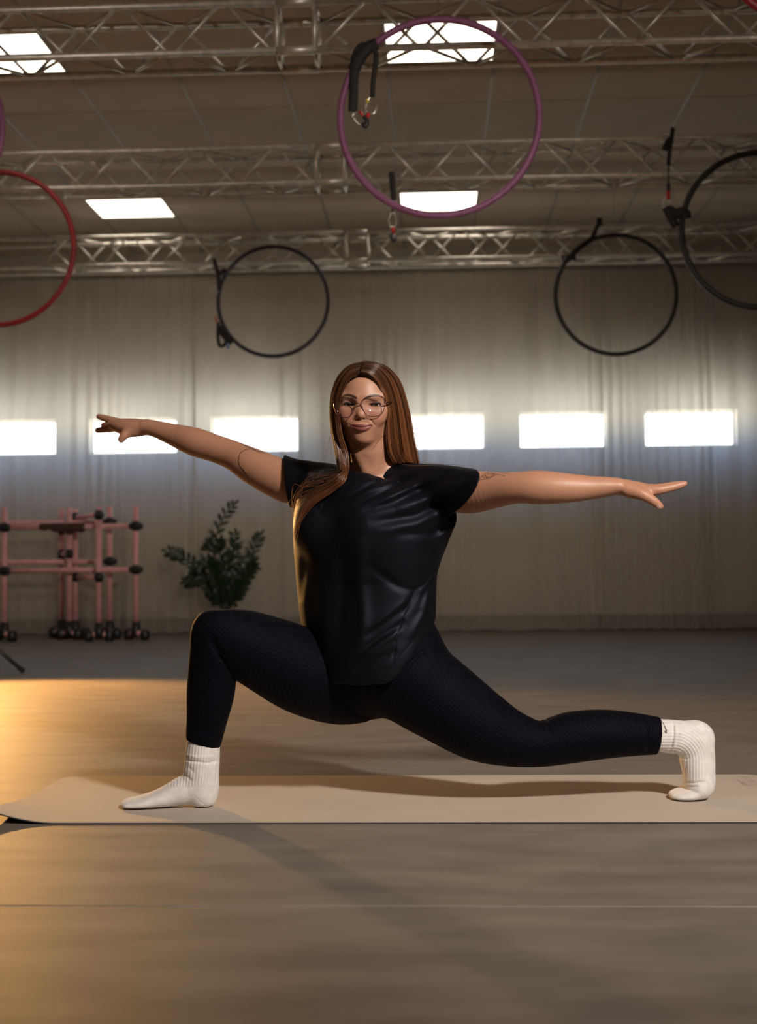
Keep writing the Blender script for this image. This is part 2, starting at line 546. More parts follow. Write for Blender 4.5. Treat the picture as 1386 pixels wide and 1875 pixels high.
def carabiner(c, h, w, m_, root, r=.0045, tilt=0.0):
    pts = []
    for i in range(20):
        th = 2*PI*i/20
        x = w/2*math.copysign(abs(math.cos(th))**.7, math.cos(th)) * (1 - .18*math.sin(th))
        z = h/2*math.sin(th)
        pts.append((c.x + x*math.cos(tilt) - z*math.sin(tilt), c.y, c.z + x*math.sin(tilt) + z*math.cos(tilt)))
    return MB().tube(pts, r, 6, closed=True).build('carabiner', m_, root, True)

# purple hoop with its folded strap and carabiners
YH1 = T1Y - .12
root, c, R, d = hoop(804.5, 214.5, 182, YH1, .0158, 'hoop_purple', 'purple taped aerial hoop with a black strap and carabiners on its upper rim')
ribbon(smooth_path(px_path([(646, 204), (647, 175), (648, 140), (651, 106), (660, 88), (672, 84)], YH1-.02)), .040, .012, 'black', 'strap', root)
ribbon(smooth_path(px_path([(660, 90), (678, 86), (688, 98), (687, 122), (683, 150), (682, 178)], YH1-.024)), .022, .012, 'black', 'strap', root)
ribbon(smooth_path(px_path([(648, 128), (655, 110), (664, 98), (676, 86), (690, 80)], YH1-.014)), .055, .036, 'black', 'strap_knot', root)
carabiner(on_y(680, 193, YH1-.02), .075, .045, 'steel', root, .0042, -.15)
carabiner(on_y(659, 217, YH1-.02), .070, .050, 'steel', root, .0042, .9)
MB().tube(px_path([(671, 182), (674, 188)], YH1-.025), .007, 8).build('gate_sleeve', 'yellow_alu', root, True)
MB().tube(px_path([(658, 204), (664, 212)], YH1-.025), .007, 8).build('gate_sleeve', 'red_alu', root, True)
MB().tube(px_path([(675, 207), (672, 216)], YH1-.025), .009, 8).build('gate_sleeve', 'red_alu', root, True)
MB().tube(smooth_path(px_path([(666, 213), (672, 222), (669, 232), (664, 226)], YH1-.022)), .010, 8).build('swivel', 'plastic', root, True)

# second purple hoop, only its edge enters the frame
YH1b = T1Y - .10
root, c, R, d = hoop(-160, 238, 166, YH1b, .0158, 'hoop_purple', 'purple aerial hoop without a strap, hanging before the front truss above the low red hoop')
# red hoop in the upper corner
root, c, R, d = hoop(1500, -148, 198, T1Y - .9, .0165, 'hoop_red', 'red aerial hoop hung higher than all the others, well before the front truss')
# red hoop
YH2 = T2Y - .12
root, c, R, d = hoop(-4, 455, 141, YH2, .0165, 'hoop_red', 'low red taped aerial hoop hanging in front of the middle truss')
# large black hoop with hanging strap
root, c, R, d = hoop(1392, 421, 143, YH2 + .02, .018, 'hoop_black', 'large black aerial hoop held by a black strap below the middle truss')
ys_ = YH2
ribbon(smooth_path(px_path([(1232, 234), (1229, 258), (1226, 275), (1224, 302)], ys_)), .026, .02, 'black', 'strap', root)
ribbon(smooth_path(px_path([(1216, 274), (1222, 262), (1228, 254)], ys_)), .035, .03, 'black', 'strap_knot', root)
ribbon(px_path([(1224, 300), (1224, 338)], ys_), .010, .008, 'black', 'strap_tail', root)
MB().tube(px_path([(1224, 337), (1223.5, 352)], ys_), .012, 8).build('swivel', 'plastic', root, True)
MB().tube(px_path([(1223.5, 350), (1223, 365)], ys_), .013, 8).build('gate_sleeve', 'red_alu', root, True)
carabiner(on_y(1221, 372, ys_), .07, .045, 'steel', root, .004, .3)
ribbon(smooth_path(px_path([(1219, 380), (1228, 398), (1238, 415)], ys_)), .05, .03, 'black', 'strap', root)
ribbon(smooth_path(px_path([(1222, 384), (1238, 392), (1252, 388), (1256, 400)], ys_)), .065, .04, 'black', 'strap_knot', root)

# small black hoop at the back
YH3 = T3Y - .14
root, c, R, d = hoop(1127.5, 539.5, 110, YH3, .017, 'hoop_black', 'small black aerial hoop hanging before the curtains with its strap tied along the rim')
ribbon(smooth_path(px_path([(1098, 404), (1092, 418), (1084, 436), (1072, 447)], YH3)), .032, .024, 'black', 'strap', root)
ribbon(px_path([(1092, 406), (1102, 406)], YH3), .06, .03, 'black', 'strap_knot', root)
ribbon(smooth_path(px_path([(1084, 438), (1060, 455), (1038, 478)], YH3-.01)), .04, .03, 'black', 'strap', root)
ribbon(smooth_path(px_path([(1028, 474), (1040, 472), (1054, 470)], YH3)), .05, .03, 'black', 'strap_knot', root)
carabiner(on_y(1030, 470, YH3-.02), .05, .035, 'steel', root, .004, .5)
# navy hoop at the back
root, c, R, d = hoop(500, 552, 101, YH3 - .02, .0155, 'hoop_navy', 'navy aerial hoop hanging before the curtains with straps bunched down one side')
yy = YH3 - .03
ribbon(smooth_path(px_path([(392, 474), (396, 490), (400, 506), (401, 530)], yy)), .03, .02, 'black', 'strap', root)
ribbon(smooth_path(px_path([(400, 500), (408, 497), (412, 492)], yy)), .03, .02, 'black', 'strap', root)
ribbon(smooth_path(px_path([(400, 590), (399, 612), (402, 632), (410, 632), (416, 620)], yy)), .026, .02, 'black', 'strap', root)
ribbon(smooth_path(px_path([(402, 598), (412, 615), (426, 626)], yy)), .055, .04, 'black', 'strap_knot', root)
carabiner(on_y(395, 533, yy), .06, .03, 'steel', root, .0035, 0.0)
MB().tube(px_path([(395, 580), (396, 590)], yy), .008, 8).build('gate_sleeve', 'red_alu', root, True)
MB().tube(px_path([(417, 629), (418, 638)], yy), .010, 8).build('end_tag', 'blue_tag', root, True)

# loose strap with a carabiner hanging from the middle truss
root = empty('hanging_strap', on_y(719, 445, T2Y - .022))
yy = T2Y - .022
ribbon(smooth_path(px_path([(717, 316), (718, 335), (720, 352), (720, 366)], yy)), .034, .022, 'black', 'strap', root)
ribbon(px_path([(720, 350), (719, 388)], yy), .014, .01, 'black', 'strap_tail', root)
carabiner(on_y(719, 402, yy), .09, .04, 'steel', root, .004, 0)
MB().tube(px_path([(720, 416), (720, 428)], yy), .012, 8).build('gate_sleeve', 'red_alu', root, True)
MB().tube(smooth_path(px_path([(720, 426), (716, 434), (720, 442), (725, 436)], yy)), .010, 8).build('swivel', 'plastic', root, True)
tag(root, 'loose black strap with carabiners hanging below the purple hoop, from the middle truss', 'strap')

# ------------------------------------------------------------------ pink ballet barres
def barre(pa, pb, zt, z_top, z_low, label, foot=(.30, .30), feet_dir=None):
    """two uprights on wheeled feet, two rails; pa, pb floor points"""
    pa, pb = Vector(pa), Vector(pb)
    root = empty('ballet_barre', (pa + pb) / 2)
    ax = (pb - pa).normalized()
    fd = Vector((-ax.y, ax.x, 0)) if feet_dir is None else Vector(feet_dir).normalized()
    for p in (pa, pb):
        MB().tube([p + Vector((0, 0, .06)), p + Vector((0, 0, zt))], .0235, 12).build('upright', 'pink', root, True)
        MB().tube([p - fd*foot[0] + Vector((0, 0, .055)), p + fd*foot[1] + Vector((0, 0, .055))], .0225, 12).build('foot_bar', 'pink', root, True)
        MB().tube([p + Vector((0, 0, .02)), p + Vector((0, 0, .07)), p + Vector((0, 0, .15))], [.035, .040, .032], 12).build('foot_joint', 'plastic', root, True)
        for s_, L in ((-1, foot[0]), (1, foot[1])):
            q = p + fd*s_*L
            MB().lathe([(.018, .0), (.034, .003), (.038, .03), (.038, .065), (.028, .085), (.010, .092)], q, 14).build('foot_cap', 'plastic', root, True)
        for z in (z_top, z_low):
            c_ = MB().tube([p + ax*(-.055) + Vector((0, 0, z)), p + ax*(-.03) + Vector((0, 0, z)), p + ax*.03 + Vector((0, 0, z)), p + ax*.055 + Vector((0, 0, z))], [.022, .030, .030, .022], 12)
            c_.tube([p + Vector((0, 0, z-.038)), p + Vector((0, 0, z+.038))], .028, 12)
            c_.build('joint', 'plastic', root, True)
    for z in (z_top, z_low):
        MB().tube([pa + Vector((0, 0, z)), pb + Vector((0, 0, z))], .0215, 12).build('rail', 'pink', root, True)
    tag(root, label, 'ballet barre', 'pink portable ballet barres')
    return root
def fz(px, py, g):
    """height above a floor point g of what is seen at py above it"""
    return on_y(px, py, g.y).z
ga = ground(6, 1168); gb = ground(250, 1168)
ga.y = gb.y = CY - .62
ga.x = on_y(8, 1100, ga.y).x; gb.x = on_y(249, 1100, gb.y).x
zt = fz(249, 926, gb)
barre(ga, gb, zt, fz(249, 963, gb), fz(247, 1043, gb), 'pink ballet barre with a brown cloth strip draped on its top rail', foot=(.10, .12), feet_dir=(.75, -.66, 0))
gy2 = gb.y + .22
g2a = on_y(-190, 1160, gy2); g2b = on_y(201, 1160, gy2); g2a.z = g2b.z = 0
g2a.x = on_y(-190, 1100, gy2).x; g2b.x = on_y(201, 1100, gy2).x
barre(g2a, g2b, fz(201, 927, g2b), fz(200, 956, g2b), fz(197, 1028, g2b), 'pink ballet barre behind the cloth-draped one, with its lower rail set higher', foot=(.10, .10), feet_dir=(.75, -.66, 0))
g3a = Vector((on_y(181, 1100, gb.y - .16).x, gb.y - .16, 0)); g3b = Vector((on_y(138, 1100, gb.y + .28).x, gb.y + .28, 0))
barre(g3a, g3b, fz(182, 927, g3a), fz(182, 943, g3a), fz(178, 1057, g3a), 'pink ballet barre turned end-on, its near post in front of the cloth-draped barre', foot=(.08, .08), feet_dir=(1, .25, 0))
g4a = Vector((on_y(127, 1100, gb.y + .12).x, gb.y + .12, 0)); g4b = Vector((on_y(113, 1100, gb.y + .40).x, gb.y + .40, 0))
barre(g4a, g4b, fz(138, 928, g4a), fz(138, 968, g4a), fz(128, 1014, g4a), 'pink ballet barre turned end-on behind the cloth-draped one, closest to the curtain', foot=(.08, .08), feet_dir=(1, -.3, 0))
# brown strip lying along the top rail
zr = fz(249, 963, gb)
xa, xb = on_y(73, 963, gb.y).x, on_y(156, 963, gb.y).x
b = MB()
n = 14
for i in range(n + 1):
    x = xa + (xb - xa)*i/n
    drop = .018 + .014*math.sin(i*1.1) ** 2 + (.02 if i > 4 else 0)
    prof = [(-.027, -drop), (-.028, .004), (-.016, .025), (0, .030), (.016, .025), (.028, .004), (.027, -drop*.7)]
    for (yy_, zz_) in prof:
        b.v.append((x, gb.y + yy_, zr + zz_))
for i in range(n):
    for j in range(6):
        b.f.append((i*7+j, i*7+j+1, (i+1)*7+j+1, (i+1)*7+j))
o = b.build('cloth_strip', 'brown', None, True)
md = o.modifiers.new('thickness', 'SOLIDIFY'); md.thickness = .004; md.offset = 1
tag(o, 'dark brown cloth strip draped along the top rail of a pink barre', 'cloth')

# ------------------------------------------------------------------ potted plant
gp = ground(410, 1168)
root = empty('potted_plant', gp)
MB().lathe([(.10, 0), (.125, .01), (.145, .10), (.155, .19), (.162, .205), (.152, .21), (.147, .20), (.145, .185)], gp, 28).build('pot', 'pot', root, True)
MB().lathe([(.01, .178), (.143, .180), (.143, .183)], gp, 24).build('soil', 'soil', root, True)
leaf_me = MB()
L = 6
for i in range(L + 1):
    t = i / L
    wv = .5 * math.sin(PI * min(1, t*.96 + .02)) ** .75 * .40
    zc = .10 * math.sin(PI * t)
    leaf_me.v += [(t, -wv, zc + .08*wv), (t, 0, zc - .04), (t, wv, zc + .08*wv)]
for i in range(L):
    for j in range(2):
        leaf_me.f.append((i*3+j, i*3+j+1, (i+1)*3+j+1, (i+1)*3+j))
leaf_mesh = leaf_me.mesh('leaf'); leaf_mesh.materials.append(M['leaf'])
leaf_mesh.polygons.foreach_set('use_smooth', [True]*len(leaf_mesh.polygons))
rnd = random.Random(11)
stems = [((404, 1100), (392, 1040), (396, 985), (410, 945), (428, 925), 0),
         ((400, 1105), (375, 1060), (350, 1030), (328, 1018), (309, 1011), -.05),
         ((425, 1105), (440, 1070), (455, 1030), (467, 1000), (476, 982), .05),
         ((405, 1105), (385, 1075), (365, 1065), (350, 1064), (340, 1066), .12),
         ((410, 1105), (402, 1050), (390, 1010), (384, 1000), (380, 993), .10),
         ((412, 1105), (415, 1050), (424, 1015), (430, 995), (431, 978), -.10),
         ((415, 1105), (430, 1060), (445, 1035), (456, 1028), (464, 1030), .10),
         ((418, 1105), (438, 1080), (452, 1055), (462, 1040), (468, 1036), -.12),
         ((408, 1105), (398, 1060), (388, 1035), (372, 1030), (356, 1040), -.14),
         ((410, 1105), (408, 1060), (412, 1030), (420, 1018), (430, 1014), .16),
         ((405, 1105), (396, 1070), (380, 1042), (366, 1048), (352, 1054), .15),
         ((412, 1105), (410, 1050), (404, 1015), (402, 1002), (404, 990), -.12),
         ((410, 1105), (404, 1070), (398, 1050), (392, 1040), (384, 1034), -.18),
         ((414, 1105), (424, 1075), (430, 1058), (438, 1048), (446, 1044), .18),
         ((406, 1112), (398, 1100), (392, 1088), (388, 1076), (386, 1066), .20), ((412, 1112), (412, 1098), (410, 1085), (408, 1072), (410, 1060), .22),
         ((418, 1112), (426, 1102), (431, 1090), (435, 1080), (440, 1070), -.20), ((408, 1112), (404, 1095), (402, 1080), (398, 1066), (396, 1052), -.22),
         ((420, 1112), (430, 1096), (440, 1078), (446, 1060), (452, 1046), -.05)]
for si, st in enumerate(stems):
    pts = [on_y(a, b, gp.y + st[5]*(i/4)) for i, (a, b) in enumerate(st[:5])]
    base = Vector((gp.x + rnd.uniform(-.05, .05), gp.y + rnd.uniform(-.05, .05), .175))
    path = smooth_path([base] + pts, 5)
    so = MB().tube(path, [.011*(1 - .75*i/(len(path)-1)) for i in range(len(path))], 6).build('stem', 'stem', root, True)
    m_ = len(path)
    nl = 20 if si < 3 else 15
    for k in range(nl):
        u = .30 + .70*k/(nl-1)
        ii = min(m_-2, int(u*(m_-1)))
        fr = u*(m_-1) - ii
        p = path[ii].lerp(path[ii+1], min(1, fr))
        t = (path[ii+1] - path[ii]).normalized()
        side = 1 if k % 2 else -1
        rad = t.cross(Vector((0, -1, 0)))
        if rad.length < .1: rad = Vector((1, 0, 0))
        rad.normalize()
        dirv = (t*.75 + rad*side*.8 + Vector((rnd.uniform(-.1, .1), rnd.uniform(-.35, .35), rnd.uniform(-.1, .1)))).normalized()
        if k == nl-1: dirv = t
        up = Vector((rnd.uniform(-.3, .3), -1, .25))
        yv = up.cross(dirv).normalized(); zv = dirv.cross(yv)
        ln = (.066 + .028*math.sin(PI*u)) * rnd.uniform(.85, 1.1)
        o = obj('leaf', leaf_mesh, None, root)
        o.matrix_parent_inverse = Matrix.Translation(-gp)
        o.matrix_basis = Matrix.Translation(p) @ Matrix((dirv, yv, zv)).transposed().to_4x4() @ Matrix.Scale(ln, 4)
tag(root, 'leafy dark green plant in a charcoal pot standing before the curtain', 'plant')

# ------------------------------------------------------------------ warm lamp on a tripod at the left
ft = ground(43, 1233)                    # foot of the visible leg
hub = Vector((ft.x - .50, ft.y + .10, .0))
LAMP = Vector((hub.x, hub.y, 1.12))
root = empty('studio_lamp', hub)
for k in range(3):
    a = math.atan2(ft.y - hub.y, ft.x - hub.x) + 2*PI*k/3
    R_ = .51
    foot_ = hub + Vector((R_*math.cos(a), R_*math.sin(a), .012))
    lg = MB().tube([hub + Vector((0, 0, .40)), foot_], .012, 10).build('leg', 'plastic', root, True)
    MB().tube([foot_ + (hub + Vector((0, 0, .40)) - foot_).normalized()*.03, foot_], .015, 10).build('rubber_foot', 'black', lg, True)
MB().tube([hub + Vector((0, 0, .18)), hub + Vector((0, 0, 1.0))], .014, 10).build('pole', 'plastic', root, True)
MB().tube([hub + Vector((0, 0, .38)), hub + Vector((0, 0, .45))], .026, 12).build('collar', 'plastic', root, True)
WT_T = Vector((-1.35, 4.15, 0.0))
ldir = (WT_T - LAMP).normalized()
hd = MB()
hd.tube([LAMP - ldir*.24, LAMP - ldir*.22, LAMP - ldir*.02, LAMP], [.05, .062, .066, .066], 20)
hd.build('lamp_head', 'plastic', root, True)
rf = MB().tube([LAMP - ldir*.01, LAMP + ldir*.13], [.066, .12], 24, cap=False).build('reflector', 'alu', root, True)
md = rf.modifiers.new('thickness', 'SOLIDIFY'); md.thickness = .003
MB().tube([LAMP + ldir*.004, LAMP + ldir*.010], .060, 24).build('lamp_face', 'warm_tube', root, True)
MB().tube([hub + Vector((0, 0, .98)), LAMP - ldir*.12], .016, 8).build('bracket', 'plastic', root, True)
tag(root, 'orange studio lamp on a black tripod beside the pink barres', 'lamp')
add_light('warm_lamp_light', 'SPOT', LAMP + ldir*.15, WT_T, WARM_W, (1.0, 0.50, 0.14),
          spot_size=math.radians(98), spot_blend=0.42, shadow_soft_size=0.08)

# ------------------------------------------------------------------ yoga mat
M['mat_top'] = vary(mat('mat_top', (.5, .42, .35), 0.75), (.47, .405, .34), (.52, .45, .38), (1, 1, 1), 4.0, 6, .3, .7, 0.05, 300)
M['mat_under'] = mat('mat_underside', (.012, .010, .016), 0.8)
bl = ground(152, 1421); br_ = ground(1390, 1421); fl_ = ground(0, 1508); fr_ = ground(1386, 1509)
my0 = (fl_.y + fr_.y)/2; my1 = (ground(700, 1423).y)
mx0 = ground(62, 1466).x - .02; mx1 = ground(1392, 1424).x + .005
mskew = (ground(1386, 1421).y - ground(400, 1424).y)/(ground(1386, 1421).x - ground(400, 1424).x)
MT = .005
mxc = (mx0+mx1)/2
def mat_pt(u, v):
    x = mx0 + (mx1-mx0)*u; y = my0 + (my1-my0)*v
    # rounded corners
    rc = .055
    dx = min(x - mx0, mx1 - x); dy = min(y - my0, my1 - y)
    return x, y
def mat_z(x, y):
    """left end does not lie flat: its front corner curls up"""
    t = max(0, 1 - (x - mx0)/.17); s_ = max(0, 1 - (y - my0)/.34)
    z = .034*t*t*s_**1.3
    return z
def rr_outline(n=10, r=.05):
    out = []
    for (cx_, cy_, a0) in ((mx1-r, my1-r, 0), (mx0+r, my1-r, PI/2), (mx0+r*.35, my0+r*.35, PI), (mx1-r, my0+r, 1.5*PI)):
        rr = r if not (cx_ < mx0 + r*.5) else r*.35
        for i in range(n+1):
            a = a0 + PI/2*i/n
            out.append((cx_ + rr*math.cos(a), cy_ + rr*math.sin(a)))
    return out
ol = rr_outline()
bm = bmesh.new()
vsb = [bm.verts.new((x, y, 0)) for x, y in ol]
bm.faces.new(vsb)
for k in range(1, 48):
    xx = mx0 + (mx1-mx0)*(k/48)**1.6
    bmesh.ops.bisect_plane(bm, geom=bm.verts[:]+bm.edges[:]+bm.faces[:], plane_co=(xx, 0, 0), plane_no=(1, 0, 0))
for k in range(1, 10):
    yy = my0 + (my1-my0)*k/10
    bmesh.ops.bisect_plane(bm, geom=bm.verts[:]+bm.edges[:]+bm.faces[:], plane_co=(0, yy, 0), plane_no=(0, 1, 0))
bm.verts.index_update()
def skewed(x, y):
    return y + mskew*(x - mxc)
top = [(v.co.x, skewed(v.co.x, v.co.y), mat_z(v.co.x, v.co.y) + MT) for v in bm.verts]
mid = [(a, b, c_ - .0022) for a, b, c_ in top]
und = [(a, b, c_ - MT + .0003) for a, b, c_ in top]
faces = [[v.index for v in f.verts] for f in bm.faces]
bedges = [(e_.verts[0].index, e_.verts[1].index) for e_ in bm.edges if e_.is_boundary]
# keep the winding of the boundary
bset = {}
for f in bm.faces:
    vv = [v.index for v in f.verts]
    for i in range(len(vv)):
        bset[(vv[i], vv[(i+1) % len(vv)])] = True
up_ok = bm.faces[:][0].normal.z > 0
bm.free()
N_ = len(top)
mroot = empty('yoga_mat', (mxc, (my0+my1)/2, 0))
def side_faces(off):
    out = []
    for a, b in bedges:
        if (a, b) not in bset: a, b = b, a
        out.append((a, a+off, b+off, b))
    return out
MB().add(top + mid, faces + side_faces(N_)).build('top_layer', 'mat_top', mroot, False)
MB().add(mid + und, [f[::-1] for f in [[i + N_ for i in g] for g in faces]] + side_faces(N_)).build('under_layer', 'mat_under', mroot, False)
# faint printed emblem by the far corner
def mat_print(pts, w=.0022):
    b = MB()
    for i in range(len(pts)-1):
        p, q = Vector(pts[i]), Vector(pts[i+1])
        n_ = Vector((-(q-p).y, (q-p).x, 0)).normalized()*w/2
        z = MT + .0004
        b.add([(p.x+n_.x, p.y+n_.y, z), (p.x-n_.x, p.y-n_.y, z), (q.x-n_.x, q.y-n_.y, z), (q.x+n_.x, q.y+n_.y, z)], [(0, 1, 2, 3)])
    return b
M['print'] = mat('mat_print', (.30, .25, .21), 0.8)
pb = MB()
def gpx(z_pts):
    return [ground(1280 + a*106/1386, 1390 + b*80/1046, MT) for a, b in z_pts]
for seg in ([(880, 480), (940, 510), (1000, 555), (1080, 625), (1130, 640)], [(1190, 645), (1300, 645), (1386, 650), (1500, 640)],
            [(1010, 430), (1120, 440), (1190, 455)], [(1240, 485), (1290, 530), (1335, 560)], [(1070, 487), (1145, 487)],
            [(1035, 535), (1060, 555), (1100, 580), (1165, 627)], [(1090, 530), (1180, 540), (1280, 558)], [(1340, 590), (1386, 597), (1450, 600)], [(1200, 605), (1330, 612)]):
    mb = mat_print(gpx(seg)); pb.add(mb.v, mb.f)
pb.build('printed_emblem', 'print', mroot)
tag(mroot, 'beige yoga mat with a dark underside lying under the lunging person', 'yoga mat')
# ------------------------------------------------------------------ implicit-surface modelling kit
FWD = CAM_R @ Vector((0, 0, -1)); CRT = CAM_R @ Vector((1, 0, 0)); CUP = CAM_R @ Vector((0, 1, 0))
nFWD, nCRT, nCUP, nO = (np.array(v, dtype=np.float64) for v in (FWD, CRT, CUP, CAM_O))
def nP(px, py, d):
    return np.array(P(px, py, d))
def project(Q):
    q = Q - nO
    d = q @ nFWD
    return IW/2 + FPX*(q @ nCRT)/d, IH/2 - FPX*(q @ nCUP)/d, d
def gdepth(px, py, z=.006):
    return (ground(px, py, z) - CAM_O).dot(FWD)

def smin(a, b, k):
    if k <= 0: return np.minimum(a, b)
    h = np.clip(.5 + .5*(b - a)/k, 0, 1)
    return b + (a - b)*h - k*h*(1 - h)
def smax(a, b, k):
    return -smin(-a, -b, k)

class Seg:
    def __init__(s, a, b, ra, rb, ea=1.0, eb=1.0, w=None):
        s.a, s.b = np.array(a, float), np.array(b, float)
        s.ra, s.rb, s.ea, s.eb = ra, rb, ea, eb
        ab = s.b - s.a
        s.ab = ab; s.l2 = max(ab @ ab, 1e-12)
        w = nFWD if w is None else np.array(w, float)
        w = w - ab*(w @ ab)/s.l2
        s.w = w/(np.linalg.norm(w) + 1e-9)
        s.c = (s.a + s.b)/2
        s.R = math.sqrt(s.l2)/2 + max(ra*max(1, ea), rb*max(1, eb))
    def d(s, Q):
        q = Q - s.a
        t = np.clip(q @ s.ab/s.l2, 0, 1)
        q = q - t[:, None]*s.ab
        r = s.ra + (s.rb - s.ra)*t
        v = q @ s.w
        e = s.ea + (s.eb - s.ea)*t
        m = np.sqrt(np.maximum(np.einsum('ij,ij->i', q, q) - v*v, 0) + (v/e)**2)
        return m - r
class Ell:
    def __init__(s, c, r, X=None):
        s.c = np.array(c, float); s.r = np.array(r, float)
        s.X = np.eye(3) if X is None else np.array(X, float)      # rows: local axes
        s.R = max(r)
    def d(s, Q):
        q = (Q - s.c) @ s.X.T
        k0 = np.sqrt(((q/s.r)**2).sum(1)); k1 = np.sqrt(((q/s.r**2)**2).sum(1)) + 1e-9
        return k0*(k0 - 1)/k1
class Chain:
    """swept limb: nodes (point, radius, depth ratio) smoothed and resampled"""
    def __init__(s, nodes, sub=3, w=None, flat=None):
        A = np.array([list(p) + [r, e] for p, r, e in nodes], float)
        out = []
        n = len(A)
        for i in range(n - 1):
            p0, p1_, p2_, p3_ = A[max(i-1, 0)], A[i], A[i+1], A[min(i+2, n-1)]
            for j in range(sub):
                t = j/sub
                out.append(.5*(2*p1_ + (p2_-p0)*t + (2*p0-5*p1_+4*p2_-p3_)*t*t + (3*p1_-p0-3*p2_+p3_)*t**3))
        out.append(A[-1])
        s.segs = [Seg(out[i][:3], out[i+1][:3], out[i][3], out[i+1][3], out[i][4], out[i+1][4], w) for i in range(len(out)-1)]
        s.cs = np.array([g.c for g in s.segs]); s.c = s.cs.mean(0)
        s.rs = np.array([g.R for g in s.segs])
        s.R = max(np.linalg.norm(g.c - s.c) + g.R for g in s.segs)
        f4 = np.float32
        s.A = np.array([g.a - s.c for g in s.segs], f4); s.AB = np.array([g.ab for g in s.segs], f4); s.Wd = np.array([g.w for g in s.segs], f4)
        s.L2 = np.array([g.l2 for g in s.segs], f4)
        s.RA = np.array([g.ra for g in s.segs], f4); s.RD = np.array([g.rb - g.ra for g in s.segs], f4)
        s.EA = np.array([g.ea for g in s.segs], f4); s.ED = np.array([g.eb - g.ea for g in s.segs], f4)
        s.flat = flat; s.n0 = s.segs[0].ab/math.sqrt(s.segs[0].l2); s.n1 = s.segs[-1].ab/math.sqrt(s.segs[-1].l2)
        s.a_ab = (s.A*s.AB).sum(1); s.a_w = (s.A*s.Wd).sum(1); s.a2 = (s.A*s.A).sum(1)
    def dcull(s, Q, qc, qr, far):
        dd = np.sqrt(((s.cs - qc)**2).sum(1)) - s.rs
        ix = np.where((dd - qr < far) & (dd < dd.min() + 2*qr + .012))[0]
        if not len(ix): return None
        q = (Q - s.c).astype(np.float32)
        n = len(ix)
        mm = q @ np.concatenate([s.AB[ix], s.A[ix], s.Wd[ix]]).T
        qab = mm[:, :n] - s.a_ab[ix]
        t = np.clip(qab/s.L2[ix], 0, 1)
        d2 = (q*q).sum(1)[:, None] - 2*mm[:, n:2*n] + s.a2[ix]
        d2 += t*(t*s.L2[ix] - 2*qab)
        v = mm[:, 2*n:] - s.a_w[ix]
        v *= v
        e = s.EA[ix] + s.ED[ix]*t
        d2 += v*(1/(e*e) - 1)
        d = (np.sqrt(np.maximum(d2, 0)) - (s.RA[ix] + s.RD[ix]*t)).min(1).astype(np.float64)
        if s.flat:                                   # flat ends, edges rounded by the given radius
            if s.flat[0] is not None: d = smax(d, -((Q - s.segs[0].a) @ s.n0), s.flat[0])
            if s.flat[1] is not None: d = smax(d, (Q - s.segs[-1].b) @ s.n1, s.flat[1])
        return d
FAR = .07
def bnd(Q):
    a, b = Q.min(0), Q.max(0)
    return (a + b)/2, math.sqrt(((b - a)**2).sum())/2
class Shape:
    def __init__(s):
        s.items = []
    def add(s, prim, k=0.0, op='u'):
        s.items.append((prim, k, op)); return s
    def pre(s, Q):
        return None
    def eval(s, Q):
        qc, qr = bnd(Q)
        far = FAR if qr > .06 else .03
        if len(s.items) != getattr(s, 'n_', 0):
            s.n_ = len(s.items); s.pc = np.array([p.c for p, k, op in s.items]); s.pr = np.array([p.R + k for p, k, op in s.items])
        d = np.full(len(Q), far)
        for i in np.where(np.sqrt(((s.pc - qc)**2).sum(1)) - s.pr - qr < far)[0]:
            prim, k, op = s.items[i]
            e = prim.dcull(Q, qc, qr, far + k) if isinstance(prim, Chain) else prim.d(Q)
            if e is None: continue
            if op == 'u': d = smin(d, e, k)
            elif op == 's': d = smax(d, -e, k)
            elif op == 'i': d = smax(d, e, k)
        return d
    def bounds(s):
        lo = np.min([p.c - p.R for p, k, op in s.items if op == 'u'], 0)
        hi = np.max([p.c + p.R for p, k, op in s.items if op == 'u'], 0)
        return lo, hi

